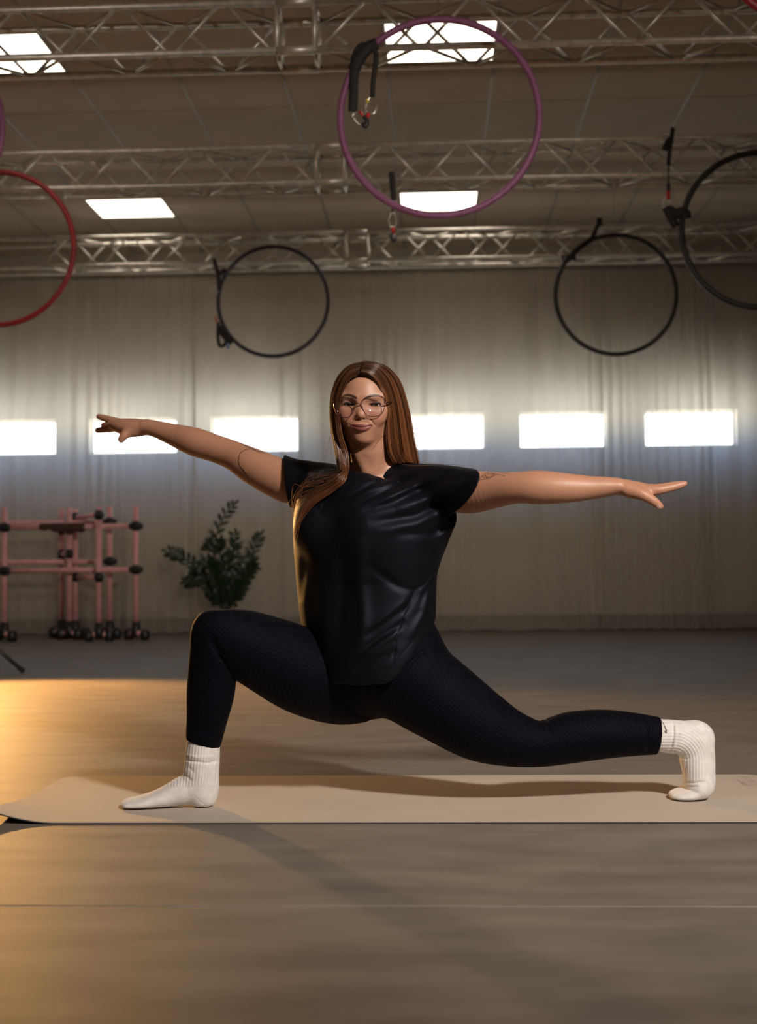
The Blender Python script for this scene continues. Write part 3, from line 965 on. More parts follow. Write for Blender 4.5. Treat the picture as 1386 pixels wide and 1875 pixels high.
def surface(f, lo, hi, h, nb=16, lip=1.5):
    """surface nets over the blocks the surface passes through -> verts, quads"""
    lo = np.floor(np.array(lo)/h)*h
    nblk = np.ceil((np.array(hi) - lo)/(h*nb)).astype(int) + 1
    B = h*nb
    ii = np.stack(np.meshgrid(*[np.arange(n) for n in nblk], indexing='ij'), -1).reshape(-1, 3)
    cen = lo + (ii + .5)*B
    # coarse test in spatial chunks so that culling works
    act = np.zeros(len(ii), bool)
    key = (ii//4) @ np.array([1, 1000, 1000000])
    order = np.argsort(key, kind='stable')
    ks, st = np.unique(key[order], return_index=True)
    for a, b in zip(st, list(st[1:]) + [len(order)]):
        idx = order[a:b]
        act[idx] = np.abs(f(cen[idx])) < B*.87*lip
    g5 = (np.arange(5)/4*1.1 - .05)*B
    o5 = np.stack(np.meshgrid(g5, g5, g5, indexing='ij'), -1).reshape(-1, 3)
    for i in np.where(act)[0]:
        act[i] = np.abs(f(lo + ii[i]*B + o5)).min() < B/4*.95*lip
    rng = np.arange(-1, nb + 1)
    off = np.stack(np.meshgrid(rng, rng, rng, indexing='ij'), -1).reshape(-1, 3)
    S = nb + 2
    Vs, Vk, Qs = [], [], []
    K = np.array([1, 1 << 20, 1 << 40], dtype=np.int64)
    edges = [((0,0,0),(1,0,0)),((0,1,0),(1,1,0)),((0,0,1),(1,0,1)),((0,1,1),(1,1,1)),
             ((0,0,0),(0,1,0)),((1,0,0),(1,1,0)),((0,0,1),(0,1,1)),((1,0,1),(1,1,1)),
             ((0,0,0),(0,0,1)),((1,0,0),(1,0,1)),((0,1,0),(0,1,1)),((1,1,0),(1,1,1))]
    for bi in ii[act]:
        base = bi*nb
        G = f(lo + (base + off)*h).reshape(S, S, S)
        sg = G < 0
        if sg.all() or not sg.any(): continue
        n1 = S - 1
        cnt = np.zeros((n1,)*3); acc = np.zeros((n1, n1, n1, 3))
        for (a, b) in edges:
            ga = G[a[0]:a[0]+n1, a[1]:a[1]+n1, a[2]:a[2]+n1]; gb_ = G[b[0]:b[0]+n1, b[1]:b[1]+n1, b[2]:b[2]+n1]
            cr = (ga < 0) != (gb_ < 0)
            if not cr.any(): continue
            t = np.where(cr, ga/np.where(cr, ga - gb_, 1), 0)
            for ax in range(3):
                acc[..., ax] += np.where(cr, a[ax] + (b[ax]-a[ax])*t, 0)
            cnt += cr
        m_ = cnt > 0
        ci = np.argwhere(m_)
        loc = acc[m_]/cnt[m_][:, None]
        Vs.append(lo + (base + ci - 1 + loc)*h)
        Vk.append((base + ci) @ K)
        for ax in range(3):
            sl0 = [slice(1, nb+1)]*3; sl1 = list(sl0); sl1[ax] = slice(2, nb+2)
            A_, B_ = sg[tuple(sl0)], sg[tuple(sl1)]
            for flag in (True, False):
                pi = np.argwhere((A_ != B_) & (A_ == flag)) + 1 + base
                if not len(pi): continue
                u = np.zeros(3, int); v = np.zeros(3, int)
                u[(ax+1) % 3] = 1; v[(ax+2) % 3] = 1
                q = np.stack([(pi - u - v) @ K, (pi - v) @ K, pi @ K, (pi - u) @ K], 1)
                Qs.append(q if flag else q[:, ::-1])
    V = np.concatenate(Vs); Kk = np.concatenate(Vk); Q = np.concatenate(Qs)
    uk, first = np.unique(Kk, return_index=True)
    idx = np.searchsorted(uk, Q)
    return V[first], idx
def np_mesh(name, V, F):
    me = bpy.data.meshes.new(name)
    me.vertices.add(len(V)); me.vertices.foreach_set('co', V.astype(np.float32).ravel())
    me.loops.add(F.size); me.loops.foreach_set('vertex_index', F.astype(np.int32).ravel())
    me.polygons.add(len(F))
    me.polygons.foreach_set('loop_start', np.arange(0, F.size, 4, dtype=np.int32))
    me.polygons.foreach_set('use_smooth', np.ones(len(F), bool))
    me.update(calc_edges=True)
    me.validate()
    return me
def set_col(me, C, name='Col'):
    a = me.attributes.new(name, 'FLOAT_COLOR', 'POINT')
    a.data.foreach_set('color', np.concatenate([C, np.ones((len(C), 1))], 1).astype(np.float32).ravel())
def set_f(me, F, name):
    a = me.attributes.new(name, 'FLOAT', 'POINT')
    a.data.foreach_set('value', F.astype(np.float32))
def plane_fn(p, n):
    p = np.array(p, float); n = np.array(n, float); n /= np.linalg.norm(n)
    return lambda Q: (Q - p) @ n
def img_plane(a, b, d, tilt=0.0):
    """plane through the image line a-b at depth d, containing the view direction (tilted by `tilt` about the line); positive on the left of a->b in the picture"""
    pa, pb = nP(*a, d), nP(*b, d)
    t = (pb - pa)/np.linalg.norm(pb - pa)
    n = np.cross(t, nFWD); n /= np.linalg.norm(n)          # n, in the picture plane
    n = n*math.cos(tilt) + nFWD*math.sin(tilt)
    return plane_fn(pa, n)
class Folds:
    """surface relief along lines traced in the photograph: (polyline, width px, depth m)"""
    def __init__(s, lines):
        s.lines = [(ln, w, a, min(p[0] for p in ln)-3*w, max(p[0] for p in ln)+3*w, min(p[1] for p in ln)-3*w, max(p[1] for p in ln)+3*w) for ln, w, a in lines]
    def __call__(s, Q):
        u, v, _ = project(Q)
        u0, u1, v0, v1 = u.min(), u.max(), v.min(), v.max()
        out = 0.0
        for ln, w, a, x0, x1, y0, y1 in s.lines:
            if u1 < x0 or u0 > x1 or v1 < y0 or v0 > y1: continue
            dd, ss = px_dist2(u, v, ln, True)
            out = out + a*np.exp(-(dd/w)**2)*np.clip(4*ss*(1 - ss)*1.25, 0, 1)**.8
        return out
def px_dist(Q, line):
    u, v, _ = project(Q)
    return px_dist2(u, v, line)
def px_dist2(u, v, line, along=False):
    """distance in image pixels to a polyline (and the place along it, 0 to 1)"""
    best = np.full(len(u), 1e9); pos = np.zeros(len(u))
    L = [math.hypot(x1-x0, y1-y0) for (x0, y0), (x1, y1) in zip(line[:-1], line[1:])]
    tot = sum(L); acc = 0.0
    for (x0, y0), (x1, y1), l_ in zip(line[:-1], line[1:], L):
        dx, dy = x1-x0, y1-y0
        t = np.clip(((u-x0)*dx + (v-y0)*dy)/(dx*dx+dy*dy), 0, 1)
        d = np.hypot(u-x0-t*dx, v-y0-t*dy)
        m_ = d < best
        best = np.where(m_, d, best)
        if along: pos = np.where(m_, (acc + t*l_)/tot, pos)
        acc += l_
    return (best, pos) if along else best

FINE = 1.0
def node_px(px, py, d, r, e=1.0, inset=0.0):
    return (nP(px, py, d), r*d/FPX - inset, e)

# ------------------------------------------------------------------ the figure: limbs traced in the photograph, at anatomical depths
dF = gdepth(350, 1476); dR = gdepth(1270, 1462)
def front_leg(i=0.0):
    return Chain([node_px(371, 1392, dF, 25, 1.0, i), node_px(374, 1350, dF, 33, 1.0, i), node_px(380, 1310, dF-.005, 38, 1.0, i), node_px(386, 1265, dF-.01, 44, 1.0, i),
                  node_px(389, 1222, dF-.02, 44, 1.0, i), node_px(392, 1185, dF-.03, 44, 1.0, i), node_px(398, 1157, dF-.03, 46.5, 1.0, i), node_px(436, 1174, dF-.015, 60, .98, i),
                  node_px(500, 1203, dF+.03, 72, .98, i), node_px(560, 1230, dF+.07, 79, .98, i), node_px(625, 1243, dF+.12, 83, .95, i), node_px(680, 1236, dF+.12, 80, .95, i)], 7)
def rear_leg(i=0.0):
    return Chain([node_px(720, 1222, dR+.03, 80, .95, i), node_px(765, 1253, dR+.01, 81, .95, i), node_px(810, 1283, dR-.01, 76, .98, i), node_px(875, 1326, dR-.02, 66, 1.0, i), node_px(935, 1352, dR-.025, 51, 1.0, i),
                  node_px(990, 1361, dR-.025, 42.5, 1.0, i), node_px(1050, 1349.5, dR-.02, 46.5, 1.0, i), node_px(1110, 1344, dR-.015, 44, 1.0, i), node_px(1160, 1344.5, dR-.006, 39, 1.0, i), node_px(1206, 1347, dR, 33.5, 1.0, i), node_px(1225, 1348, dR, 30, 1.0, i)], 7)
sR = 1/3.24*FPX
# torso axes: turned about a third of the way to the viewer's left
TH = math.radians(33)
sh_ax = nCRT*math.cos(TH) - nFWD*math.sin(TH)        # towards her left shoulder
ch_ax = -nCRT*math.sin(TH) - nFWD*math.cos(TH)       # out of the chest
def torso(i=0.0):
    # radius is along the shoulder axis, ratio gives chest depth
    w = ch_ax
    return Chain([(nP(716, 1205, 3.25), .128-i, .95), (nP(702, 1150, 3.25), .122-i, .88), (nP(684, 1085, 3.25), .112-i, .80), (nP(676, 1015, 3.25), .122-i, .82),
                  (nP(676, 955, 3.25), .135-i, .80), (nP(682, 912, 3.26), .130-i, .68), (nP(686, 893, 3.27), .105-i, .70)], 6, w, (None, .05))
def foot_front(i=0.0):
    d = dF
    return [(Chain([node_px(375, 1340, d, 27, 1.0, i), node_px(372, 1366, d, 30.5, 1.0, i), node_px(370, 1396, d, 32, 1.0, i), node_px(368, 1420, d, 33, .95, i), node_px(368, 1443, d, 31.5, .95, i), node_px(372, 1456, d, 26, 1.05, i)]), 0),
            (Chain([node_px(370, 1440, d, 30, .95, i), node_px(340, 1446, d, 27, 1.1, i), node_px(312, 1456, d, 21, 1.5, i), node_px(282, 1464, d, 15, 2.3, i), node_px(255, 1469, d, 11, 3.3, i), node_px(236, 1471, d, 9, 3.6, i), node_px(230, 1471.5, d, 7.5, 3.2, i)]), .008)]
def foot_rear(i=0.0):
    d = dR
    return [(Chain([node_px(1180, 1346, d, 28, 1.0, i), node_px(1212, 1347, d, 30, 1.0, i), node_px(1245, 1351, d, 31.5, 1.0, i), node_px(1268, 1356, d, 34, .95, i), node_px(1279, 1352, d, 28, 1.0, i)]), 0),
            (Chain([node_px(1273, 1352, d, 33, .95, i), node_px(1276, 1385, d, 32.5, 1.0, i), node_px(1279, 1412, d, 29.5, 1.2, i), node_px(1279, 1434, d, 28, 1.4, i), node_px(1272, 1447, d, 18, 2.1, i), node_px(1255, 1453, d, 12.5, 3.0, i), node_px(1239, 1456, d, 9, 3.6, i), node_px(1233, 1457, d, 7.5, 3.4, i)]), .008)]

sL = nP(583, 885, 3.345); sRt = nP(800, 894, 3.17)
arm_L = [(sL, .042, 1.0), node_px(552, 886, 3.365, 35), node_px(525, 882, 3.385, 38), node_px(470, 857, 3.43, 33.5), node_px(427, 834, 3.475, 27), node_px(395, 821.5, 3.50, 25.5), node_px(356, 809, 3.53, 26),
         node_px(320, 797, 3.56, 20.5), node_px(290, 787, 3.585, 16, 1.15), node_px(270, 782, 3.60, 14.5, 1.25)]
arm_R = [(sRt, .045, 1.0), node_px(835, 901, 3.135, 37), node_px(868, 901, 3.09, 38.5), node_px(910, 896.5, 3.04, 32.5), node_px(948, 893, 3.00, 29), node_px(985, 892.5, 2.98, 31), node_px(1030, 893.5, 2.97, 28),
         node_px(1075, 893.5, 2.97, 22.5), node_px(1110, 891.5, 2.97, 18.5, 1.2), node_px(1130, 890.5, 2.97, 15.5, 1.4)]
hand_L = [([(270, 782, 3.60, 13.8, 1.2), (252, 783, 3.615, 16.5, 1.3), (232, 782, 3.635, 16, 1.5), (214, 779, 3.66, 11.5, 1.9)], .012),
          ([(222, 776, 3.645, 8.5, 1), (204, 769.5, 3.655, 7.0, 1), (192, 766, 3.665, 6.3, 1), (181, 762.5, 3.675, 4.8, 1)], .006),
          ([(222, 781, 3.665, 8.5, 1), (206, 783, 3.685, 7.0, 1), (192, 786, 3.70, 6.3, 1), (178.5, 788, 3.71, 4.8, 1)], .005),
          ([(222, 780, 3.685, 8, 1), (206, 779, 3.71, 6.6, 1), (196, 778.5, 3.73, 6.0, 1), (189, 778.5, 3.745, 4.6, 1)], .005),
          ([(224, 782, 3.70, 7, 1), (210, 785, 3.73, 5.6, 1), (202, 787, 3.75, 5.2, 1), (197, 788, 3.765, 4.2, 1)], .004),
          ([(248, 788, 3.605, 10.5, 1), (235, 792, 3.60, 9.3, 1), (227, 798, 3.595, 8.0, 1), (222, 805, 3.595, 6.2, 1)], .010)]
hand_R = [([(1126, 890.5, 2.97, 14.8, 1.4), (1148, 893.5, 2.975, 15.5, 1.7), (1170, 898, 2.985, 15.5, 2.0), (1190, 899, 2.995, 11, 2.8)], .012),
          ([(1180, 899, 2.955, 10.5, 1), (1204, 897.5, 2.945, 8.6, 1), (1226, 893.5, 2.945, 7.6, 1), (1242, 889.5, 2.945, 6.8, 1), (1253, 886, 2.945, 5.2, 1)], .006),
          ([(1182, 897, 2.985, 10.5, 1), (1206, 894.5, 2.98, 8.6, 1), (1230, 890, 2.98, 7.6, 1), (1245, 887, 2.98, 6.6, 1), (1254, 885, 2.98, 5, 1)], .004),
          ([(1182, 897, 3.01, 10, 1), (1205, 895, 3.012, 8.2, 1), (1226, 891.5, 3.014, 7.2, 1), (1243, 889, 3.016, 5.2, 1)], .004),
          ([(1180, 899, 3.035, 8.5, 1), (1200, 898, 3.042, 7, 1), (1216, 896, 3.046, 6.2, 1), (1229, 894, 3.05, 4.8, 1)], .004),
          ([(1152, 900, 2.95, 12, 1), (1174, 905, 2.935, 11, 1), (1191, 914, 2.93, 9, 1), (1201, 921, 2.93, 8.2, 1), (1209, 927, 2.93, 6, 1)], .012)]

# ------------------------------------------------------------------ head
HD = 3.14
PXM = HD/FPX
HO = nP(660.5, 741, HD)
tocam = nO - HO; tocam /= np.linalg.norm(tocam)
upv = nCUP - tocam*(nCUP @ tocam); upv /= np.linalg.norm(upv)
rtv = np.cross(upv, tocam) ; rtv = rtv if rtv @ nCRT > 0 else -rtv
VX = np.array([rtv, tocam, upv])                    # view-aligned head axes (rows): right, out of the face, up
hy, hp = math.radians(9), math.radians(-2)
fx = tocam*math.cos(hy) - rtv*math.sin(hy)
rx = rtv*math.cos(hy) + tocam*math.sin(hy)
fx2 = fx*math.cos(hp) + upv*math.sin(hp); ux = upv*math.cos(hp) - fx*math.sin(hp)
HX = np.array([rx, fx2, ux])                        # head axes, face turned a little to the viewer's left
HC = HO + HX.T @ np.array([.002, -.004, 0])
def H(x, y, z):
    return HC + HX.T @ np.array([x, y, z], float)
def Vw(x, y, z):
    return HO + VX.T @ np.array([x, y, z], float)
def hE(c, r):
    return Ell(H(*c), r, HX)
def hS(a, b, ra, rb, ea=1.0, eb=1.0, w=None):
    return Seg(H(*a), H(*b), ra, rb, ea, eb, None if w is None else HX.T @ np.array(w, float))

EYX = .0335
head = Shape()
head.add(hE((0, -.082, .020), (.071, .092, .078)))
head.add(hE((0, -.046, -.024), (.0615, .052, .060)), .025)
head.add(hE((0, -.019, -.030), (.040, .026, .050)), .018)
for s_ in (-1, 1):
    head.add(hE((s_*.041, -.022, -.017), (.023, .022, .018)), .016)         # cheekbone
    head.add(hE((s_*.034, -.012, -.034), (.017, .015, .015)), .014)         # smiling cheek
    head.add(hS((s_*.010, -.022, -.078), (s_*.052, -.070, -.046), .0170, .022), .018)   # jaw
head.add(hE((0, -.014, -.080), (.019, .0165, .0150)), .016)                  # chin
for s_ in (-1, 1):
    head.add(hS((s_*.010, -.001, .017), (s_*.046, -.015, .020), .0085, .0085), .014)    # brow
head.add(hS((0, -.004, .008), (0, .012, -.022), .0075, .0085), .010)         # nose bridge
head.add(hE((0, .0135, -.0245), (.0090, .0085, .0080)), .006)                # tip
for s_ in (-1, 1):
    head.add(hE((s_*.0105, .0050, -.0275), (.0070, .0080, .0062)), .005)
for s_ in (-1, 1):
    head.add(hE((s_*.034, .013, .0015), (.019, .0155, .0105)), .010, 's')    # socket
for s_ in (-1, 1):
    head.add(hE((s_*EYX, -.0125, .0), (.0165, .0132, .0118)), .004)          # lids over the eyeball
# mouth: upper and lower lip swept between the raised corners
def lip(zc, zo, yc, r0, r1, n=10, hw=.0255):
    out = []
    for i in range(n + 1):
        u = -1 + 2*i/n
        out.append((u*hw, yc - .0125*u*u, zc + (zo - zc)*u*u, r0 + (r1 - r0)*abs(u)**1.5))
    return out
UP = lip(-.0508, -.0500, .0108, .0040, .0013, hw=.0265); LO = lip(-.0592, -.0506, .0100, .0054, .0013, hw=.0265)
head.add(hE((0, -.012, -.055), (.030, .019, .020)), .014)                    # muzzle
for L_ in (UP, LO):
    for p, q in zip(L_[:-1], L_[1:]):
        head.add(hS(p[:3], q[:3], p[3], q[3]), .0035)
mline = lip(-.0544, -.0500, .0150, .0013, .0006, hw=.0255)
for p, q in zip(mline[:-1], mline[1:]):
    head.add(hS(p[:3], q[:3], p[3], q[3]), .0015, 's')
for s_ in (-1, 1):
    head.add(hE((s_*.0055, .0085, -.0335), (.0030, .0045, .0026)), .002, 's')   # nostril
    head.add(hE((s_*EYX, .002, -.0004), (.0138, .0135, .0036)), .002, 's')      # eye opening
    head.add(hE((s_*.071, -.085, -.006), (.008, .018, .029)), .006)           # ear

body = Shape()
body.add(torso(.012))
nk = [(H(.002, -.082, -.045), .050, 1.0), (nP(676, 812, 3.225), .049, 1.0), (nP(679, 840, 3.24), .051, 1.0), (nP(684, 866, 3.26), .062, .95), (nP(686, 890, 3.27), .08, .8)]
def shoulders(i=0.0):
    return [(Chain([(nP(676, 852, 3.27), .036-i, 1.0), (nP(640, 877, 3.30), .027-i, 1.0), (nP(612, 883, 3.325), .034-i, 1.0), (sL, .042-i, 1.0)]), .02),
            (Chain([(nP(690, 852, 3.26), .036-i, 1.0), (nP(732, 873, 3.22), .027-i, 1.0), (nP(768, 886, 3.195), .036-i, 1.0), (sRt, .044-i, 1.0)]), .02)]
neck_items = [(Chain(nk), .022)]
for c_, k_ in shoulders(.004):
    body.add(c_, k_)
body.add(Chain(arm_L, 6), .012); body.add(Chain(arm_R, 6), .012)
for hnd in (hand_L, hand_R):
    for i_, (nodes, k_) in enumerate(hnd):
        body.add(Chain([node_px(*q) for q in nodes], 4), .004 if i_ == 0 else k_)
body.add(front_leg(.013), .015); body.add(rear_leg(.013), .015)
for ft_ in (foot_front(.0035), foot_rear(.0035)):
    for c_, k_ in ft_:
        body.add(c_, .004)
for c_, k_ in neck_items:
    body.add(c_, .02)
# sternomastoids and collar bones
body.add(Seg(nP(640, 800, 3.205), nP(672, 862, 3.205), .010, .009), .016)
body.add(Seg(nP(700, 800, 3.195), nP(684, 862, 3.205), .010, .009), .016)

def body_all(Q):
    qc = (Q.min(0) + Q.max(0))/2
    d = smax(body.eval(Q), .0085 - Q[:, 2], .004)
    if np.linalg.norm(qc - H(0, -.06, 0)) < .30:
        d = smin(d, head.eval(Q), .014)
        hq = (Q - HC) @ HX.T
        if hq[:, 1].max() > -.02:                         # smile folds beside the nose and mouth
            ax_ = np.abs(hq[:, 0])
            for (x0, z0), (x1, z1), a_ in (((.0150, -.030), (.0225, -.037), .0014), ((.0225, -.037), (.0315, -.050), .0016)):
                t = np.clip(((ax_-x0)*(x1-x0) + (hq[:, 2]-z0)*(z1-z0))/((x1-x0)**2 + (z1-z0)**2), 0, 1)
                dd = np.hypot(ax_-x0-t*(x1-x0), hq[:, 2]-z0-t*(z1-z0))
                d = d + a_*np.exp(-(dd/.0024)**2)*(hq[:, 1] > -.02)
    return d

# head and neck finely, the rest a little coarser; both are the same surface, cut along one plane under the collar
zcut = nP(684, 872, 3.25)[2]
lo, hi = body.bounds()
h1, h2 = .0015*FINE, .0030*FINE
hlo = H(0, -.06, 0) - .20; hhi = H(0, -.06, 0) + .20
hlo[2] = zcut - .01; hlo[1] -= .02
Va, Fa = surface(body_all, hlo, np.array([hhi[0], hhi[1], hhi[2]]), h1)
in_a = lambda V: (V[:, 2] > zcut) & (V[:, 0] > hlo[0]+.006) & (V[:, 0] < hhi[0]-.006)
Vb, Fb = surface(body_all, lo, hi, h2)
cx0, cx1 = nP(612, 840, 3.25)[0], nP(745, 840, 3.25)[0]
keep_a = lambda C: (C[:, 2] > zcut) & (C[:, 0] > cx0) & (C[:, 0] < cx1)
def head_zone(C, m_):
    return ((C[:, 2] > zcut - m_) & (C[:, 0] > cx0 - m_) & (C[:, 0] < cx1 + m_)) | (C[:, 2] > nP(684, 815, 3.2)[2] - m_) & (np.linalg.norm(C - H(0, -.06, .0), axis=1) < .17 + m_)
Fa = Fa[head_zone(Va[Fa].mean(1), .003)]
Fb = Fb[~head_zone(Vb[Fb].mean(1), -.002)]
def compact(V, F):
    u, inv = np.unique(F, return_inverse=True)
    return V[u], inv.reshape(F.shape)
Va, Fa = compact(Va, Fa); Vb, Fb = compact(Vb, Fb)
V = np.concatenate([Va, Vb]); F = np.concatenate([Fa, Fb + len(Va)])
me_body = np_mesh('person', V, F)

# skin colouring (the skin's own colours: lips, brows, cheeks, nails)
SKIN = np.array([.45, .228, .145]); LIPC = np.array([.21, .058, .050]); BROW = np.array([.045, .022, .014]); BLUSH = np.array([.50, .20, .14])
C = np.tile(SKIN, (len(V), 1))
hv = (V - HC) @ HX.T
near = np.linalg.norm(hv - np.array([0, -.03, -.02]), axis=1) < .14
def mixc(C, idx, col, a):
    C[idx] = C[idx]*(1 - a[:, None]) + col*a[:, None]
ni = np.where(near)[0]; q = hv[ni]
def polyd(q, pts):
    best = np.full(len(q), 9.0)
    for p0, p1_ in zip(pts[:-1], pts[1:]):
        p0, p1_ = np.array(p0[:3]), np.array(p1_[:3]); ab = p1_ - p0
        t = np.clip((q - p0) @ ab/(ab @ ab), 0, 1)
        best = np.minimum(best, np.linalg.norm(q - p0 - t[:, None]*ab, axis=1))
    return best
front = np.clip((q[:, 1] + .03)/.01, 0, 1)
for s_ in (-1, 1):
    a = np.exp(-((q - np.array([s_*.038, .0, -.030]))**2).sum(1)/(2*.013**2))*.55
    mixc(C, ni, BLUSH, a*front)
a = np.exp(-((q - np.array([0, .02, -.026]))**2).sum(1)/(2*.009**2))*.4
mixc(C, ni, BLUSH, a)
P2 = lambda L_: [(p[0], 0, p[2]) for p in L_]
q2 = q*np.array([1, 0, 1])
lipr = np.minimum(polyd(q2, P2(UP)) - np.interp(np.abs(q[:, 0]), [0, .018, .0265], [.0042, .0036, .0014]), polyd(q2, P2(LO)) - np.interp(np.abs(q[:, 0]), [0, .016, .0265], [.0060, .0046, .0014]))
mixc(C, ni, LIPC, np.clip(.5 - lipr/.0012, 0, 1)*(q[:, 1] > -.02))
ml = polyd(q[:, [0, 2]] @ np.array([[1, 0, 0], [0, 0, 1]]), [(p[0], 0, p[2]) for p in mline])
mixc(C, ni, LIPC*.35, np.clip(1 - ml/.0011, 0, 1)*(q[:, 1] > -.02)*(np.abs(q[:, 0]) < .028))
for s_ in (-1, 1):
    bp_ = [(s_*.0115, 0, .0165), (s_*.020, 0, .0205), (s_*.032, 0, .0235), (s_*.042, 0, .0225), (s_*.051, 0, .0165)]
    bd = polyd(q[:, [0, 2]] @ np.array([[1, 0, 0], [0, 0, 1]]), bp_)
    wd = np.interp(np.abs(q[:, 0]), [.010, .018, .034, .052], [.0026, .0034, .0027, .0010])
    mixc(C, ni, BROW, np.clip(.5 - (bd - wd)/.0016, 0, 1)*.96*(q[:, 1] > -.035))
    # eye shadow and the dark rim of the lids
    ed = np.sqrt(((q[:, 0] - s_*EYX)/.0165)**2 + ((q[:, 2] - .003)/.0075)**2)
    mixc(C, ni, np.array([.20, .085, .055]), np.clip(1.25 - ed, 0, 1)*.75*(q[:, 1] > -.03))
    ed = np.abs(np.sqrt(((q[:, 0] - s_*EYX)/.0145)**2 + ((q[:, 2] + .0004)/.0042)**2) - 1)
    mixc(C, ni, np.array([.012, .008, .007]), np.clip(1 - ed/.30, 0, 1)*np.where(q[:, 2] > -.0005, 1.0, .45)*(q[:, 1] > -.03))
# fingertips and palms a little redder; nail of the thumb
for nodes, _ in hand_L[1:] + hand_R[1:]:
    tip = nP(*nodes[-1][:3])
    a = np.exp(-((V - tip)**2).sum(1)/(2*.010**2))*.5
    idx = np.where(a > .02)[0]
    mixc(C, idx, np.array([.48, .20, .145]), a[idx])
set_col(me_body, C)
m = mat('skin', SKIN, 0.47)
at = node(m, 'ShaderNodeAttribute'); at.attribute_name = 'Col'
link(m, at.outputs['Color'], bsdf(m).inputs['Base Color'])
bsdf(m).inputs['Subsurface Weight'].default_value = 0.12
bsdf(m).inputs['Subsurface Radius'].default_value = (.010, .004, .002)
bsdf(m).inputs['Subsurface Scale'].default_value = 0.5
nz = node(m, 'ShaderNodeTexNoise', Scale=420.0, Detail=3.0); tcx = node(m, 'ShaderNodeTexCoord'); link(m, tcx.outputs['Object'], nz.inputs['Vector'])
bp = node(m, 'ShaderNodeBump', Strength=.06, Distance=.002); link(m, nz.outputs['Fac'], bp.inputs['Height']); link(m, bp.outputs[0], bsdf(m).inputs['Normal'])
M['skin'] = m
person = obj('person', me_body, 'skin')
tag(person, 'person in black t-shirt and leggings lunging on the mat with arms spread wide', 'person')

# ------------------------------------------------------------------ leggings
leg = Shape()
leg.add(torso(-.002)); leg.add(front_leg(), .03); leg.add(rear_leg(), .035)
leg.add(Ell(nP(742, 1198, 3.27), (.085, .11, .10)), .04)                # seat
waist = plane_fn(nP(700, 1110, 3.25), (0, 0, 1))
cutF = img_plane((335, 1351), (412, 1371), dF); cutR = img_plane((1209, 1305), (1200, 1390), dR)
cF, cR = nP(374, 1375, dF), nP(1230, 1348, dR)
sgnF = np.sign(cutF(cF[None])[0]); sgnR = np.sign(cutR(cR[None])[0])
creases_leg = [([(384, 1168), (392, 1185), (402, 1203), (414, 1216)], 4, .0045), ([(392, 1172), (404, 1192), (420, 1206)], 3.5, .003), ([(388, 1160), (396, 1180)], 3, .002),
               ([(985, 1312), (992, 1326), (996, 1340)], 3, .003), ([(995, 1313), (1003, 1328), (1007, 1345)], 3, .003), ([(976, 1308), (982, 1320), (985, 1334)], 3, .002),
               ([(606, 1252), (622, 1278), (648, 1302), (690, 1322)], 5, .004), ([(795, 1183), (770, 1196), (740, 1225), (715, 1245)], 4, .004),
               ([(1186, 1312), (1192, 1330), (1190, 1358), (1184, 1381)], 3, .0035)]
ridges_leg = [([(1178, 1310), (1184, 1330), (1182, 1358), (1176, 1381)], 4, .002), ([(345, 1340), (375, 1350), (408, 1358)], 3, .002), ([(1198, 1312), (1203, 1345), (1196, 1380)], 3, .0015)]
fold_leg = Folds(creases_leg + [(l_, w_, -a_) for l_, w_, a_ in ridges_leg])
def leg_f(Q):
    d = leg.eval(Q)
    d = smax(d, waist(Q), .01)
    qc = Q.mean(0)
    if np.linalg.norm(qc - cF) < .25:
        d = np.maximum(d, np.where(np.linalg.norm(Q - cF, axis=1) < .16, sgnF*cutF(Q), -1))
    if np.linalg.norm(qc - cR) < .25:
        d = np.maximum(d, np.where(np.linalg.norm(Q - cR, axis=1) < .16, sgnR*cutR(Q), -1))
    if np.abs(d).min() < .02:
        d = d + fold_leg(Q)
    return d
lo, hi = leg.bounds()
Vl, Fl = surface(leg_f, lo, hi, .003*FINE)
m = mat('leggings_fabric', (.010, .010, .014), 0.7)
bsdf(m).inputs['Specular IOR Level'].default_value = .10
bsdf(m).inputs['Specular Tint'].default_value = (.6, .6, 1.0, 1)
bsdf(m).inputs['Sheen Weight'].default_value = 0.01
bsdf(m).inputs['Sheen Roughness'].default_value = 0.4
tcx = node(m, 'ShaderNodeTexCoord'); mp = node(m, 'ShaderNodeMapping'); mp.inputs['Scale'].default_value = (170, 170, 170); link(m, tcx.outputs['Object'], mp.inputs[0])
vo = node(m, 'ShaderNodeTexChecker', Scale=1.0); link(m, mp.outputs[0], vo.inputs['Vector'])
vo.inputs['Color1'].default_value = (.0018, .0017, .0028, 1); vo.inputs['Color2'].default_value = (.0042, .0040, .0065, 1)
link(m, vo.outputs['Color'], bsdf(m).inputs['Base Color'])
bp = node(m, 'ShaderNodeBump', Strength=.35, Distance=.001); link(m, vo.outputs['Fac'], bp.inputs['Height']); link(m, bp.outputs[0], bsdf(m).inputs['Normal'])
M['leggings'] = m
lgo = obj('leggings', np_mesh('leggings', Vl, Fl), 'leggings', person)
lgo['label'] = 'black textured leggings'

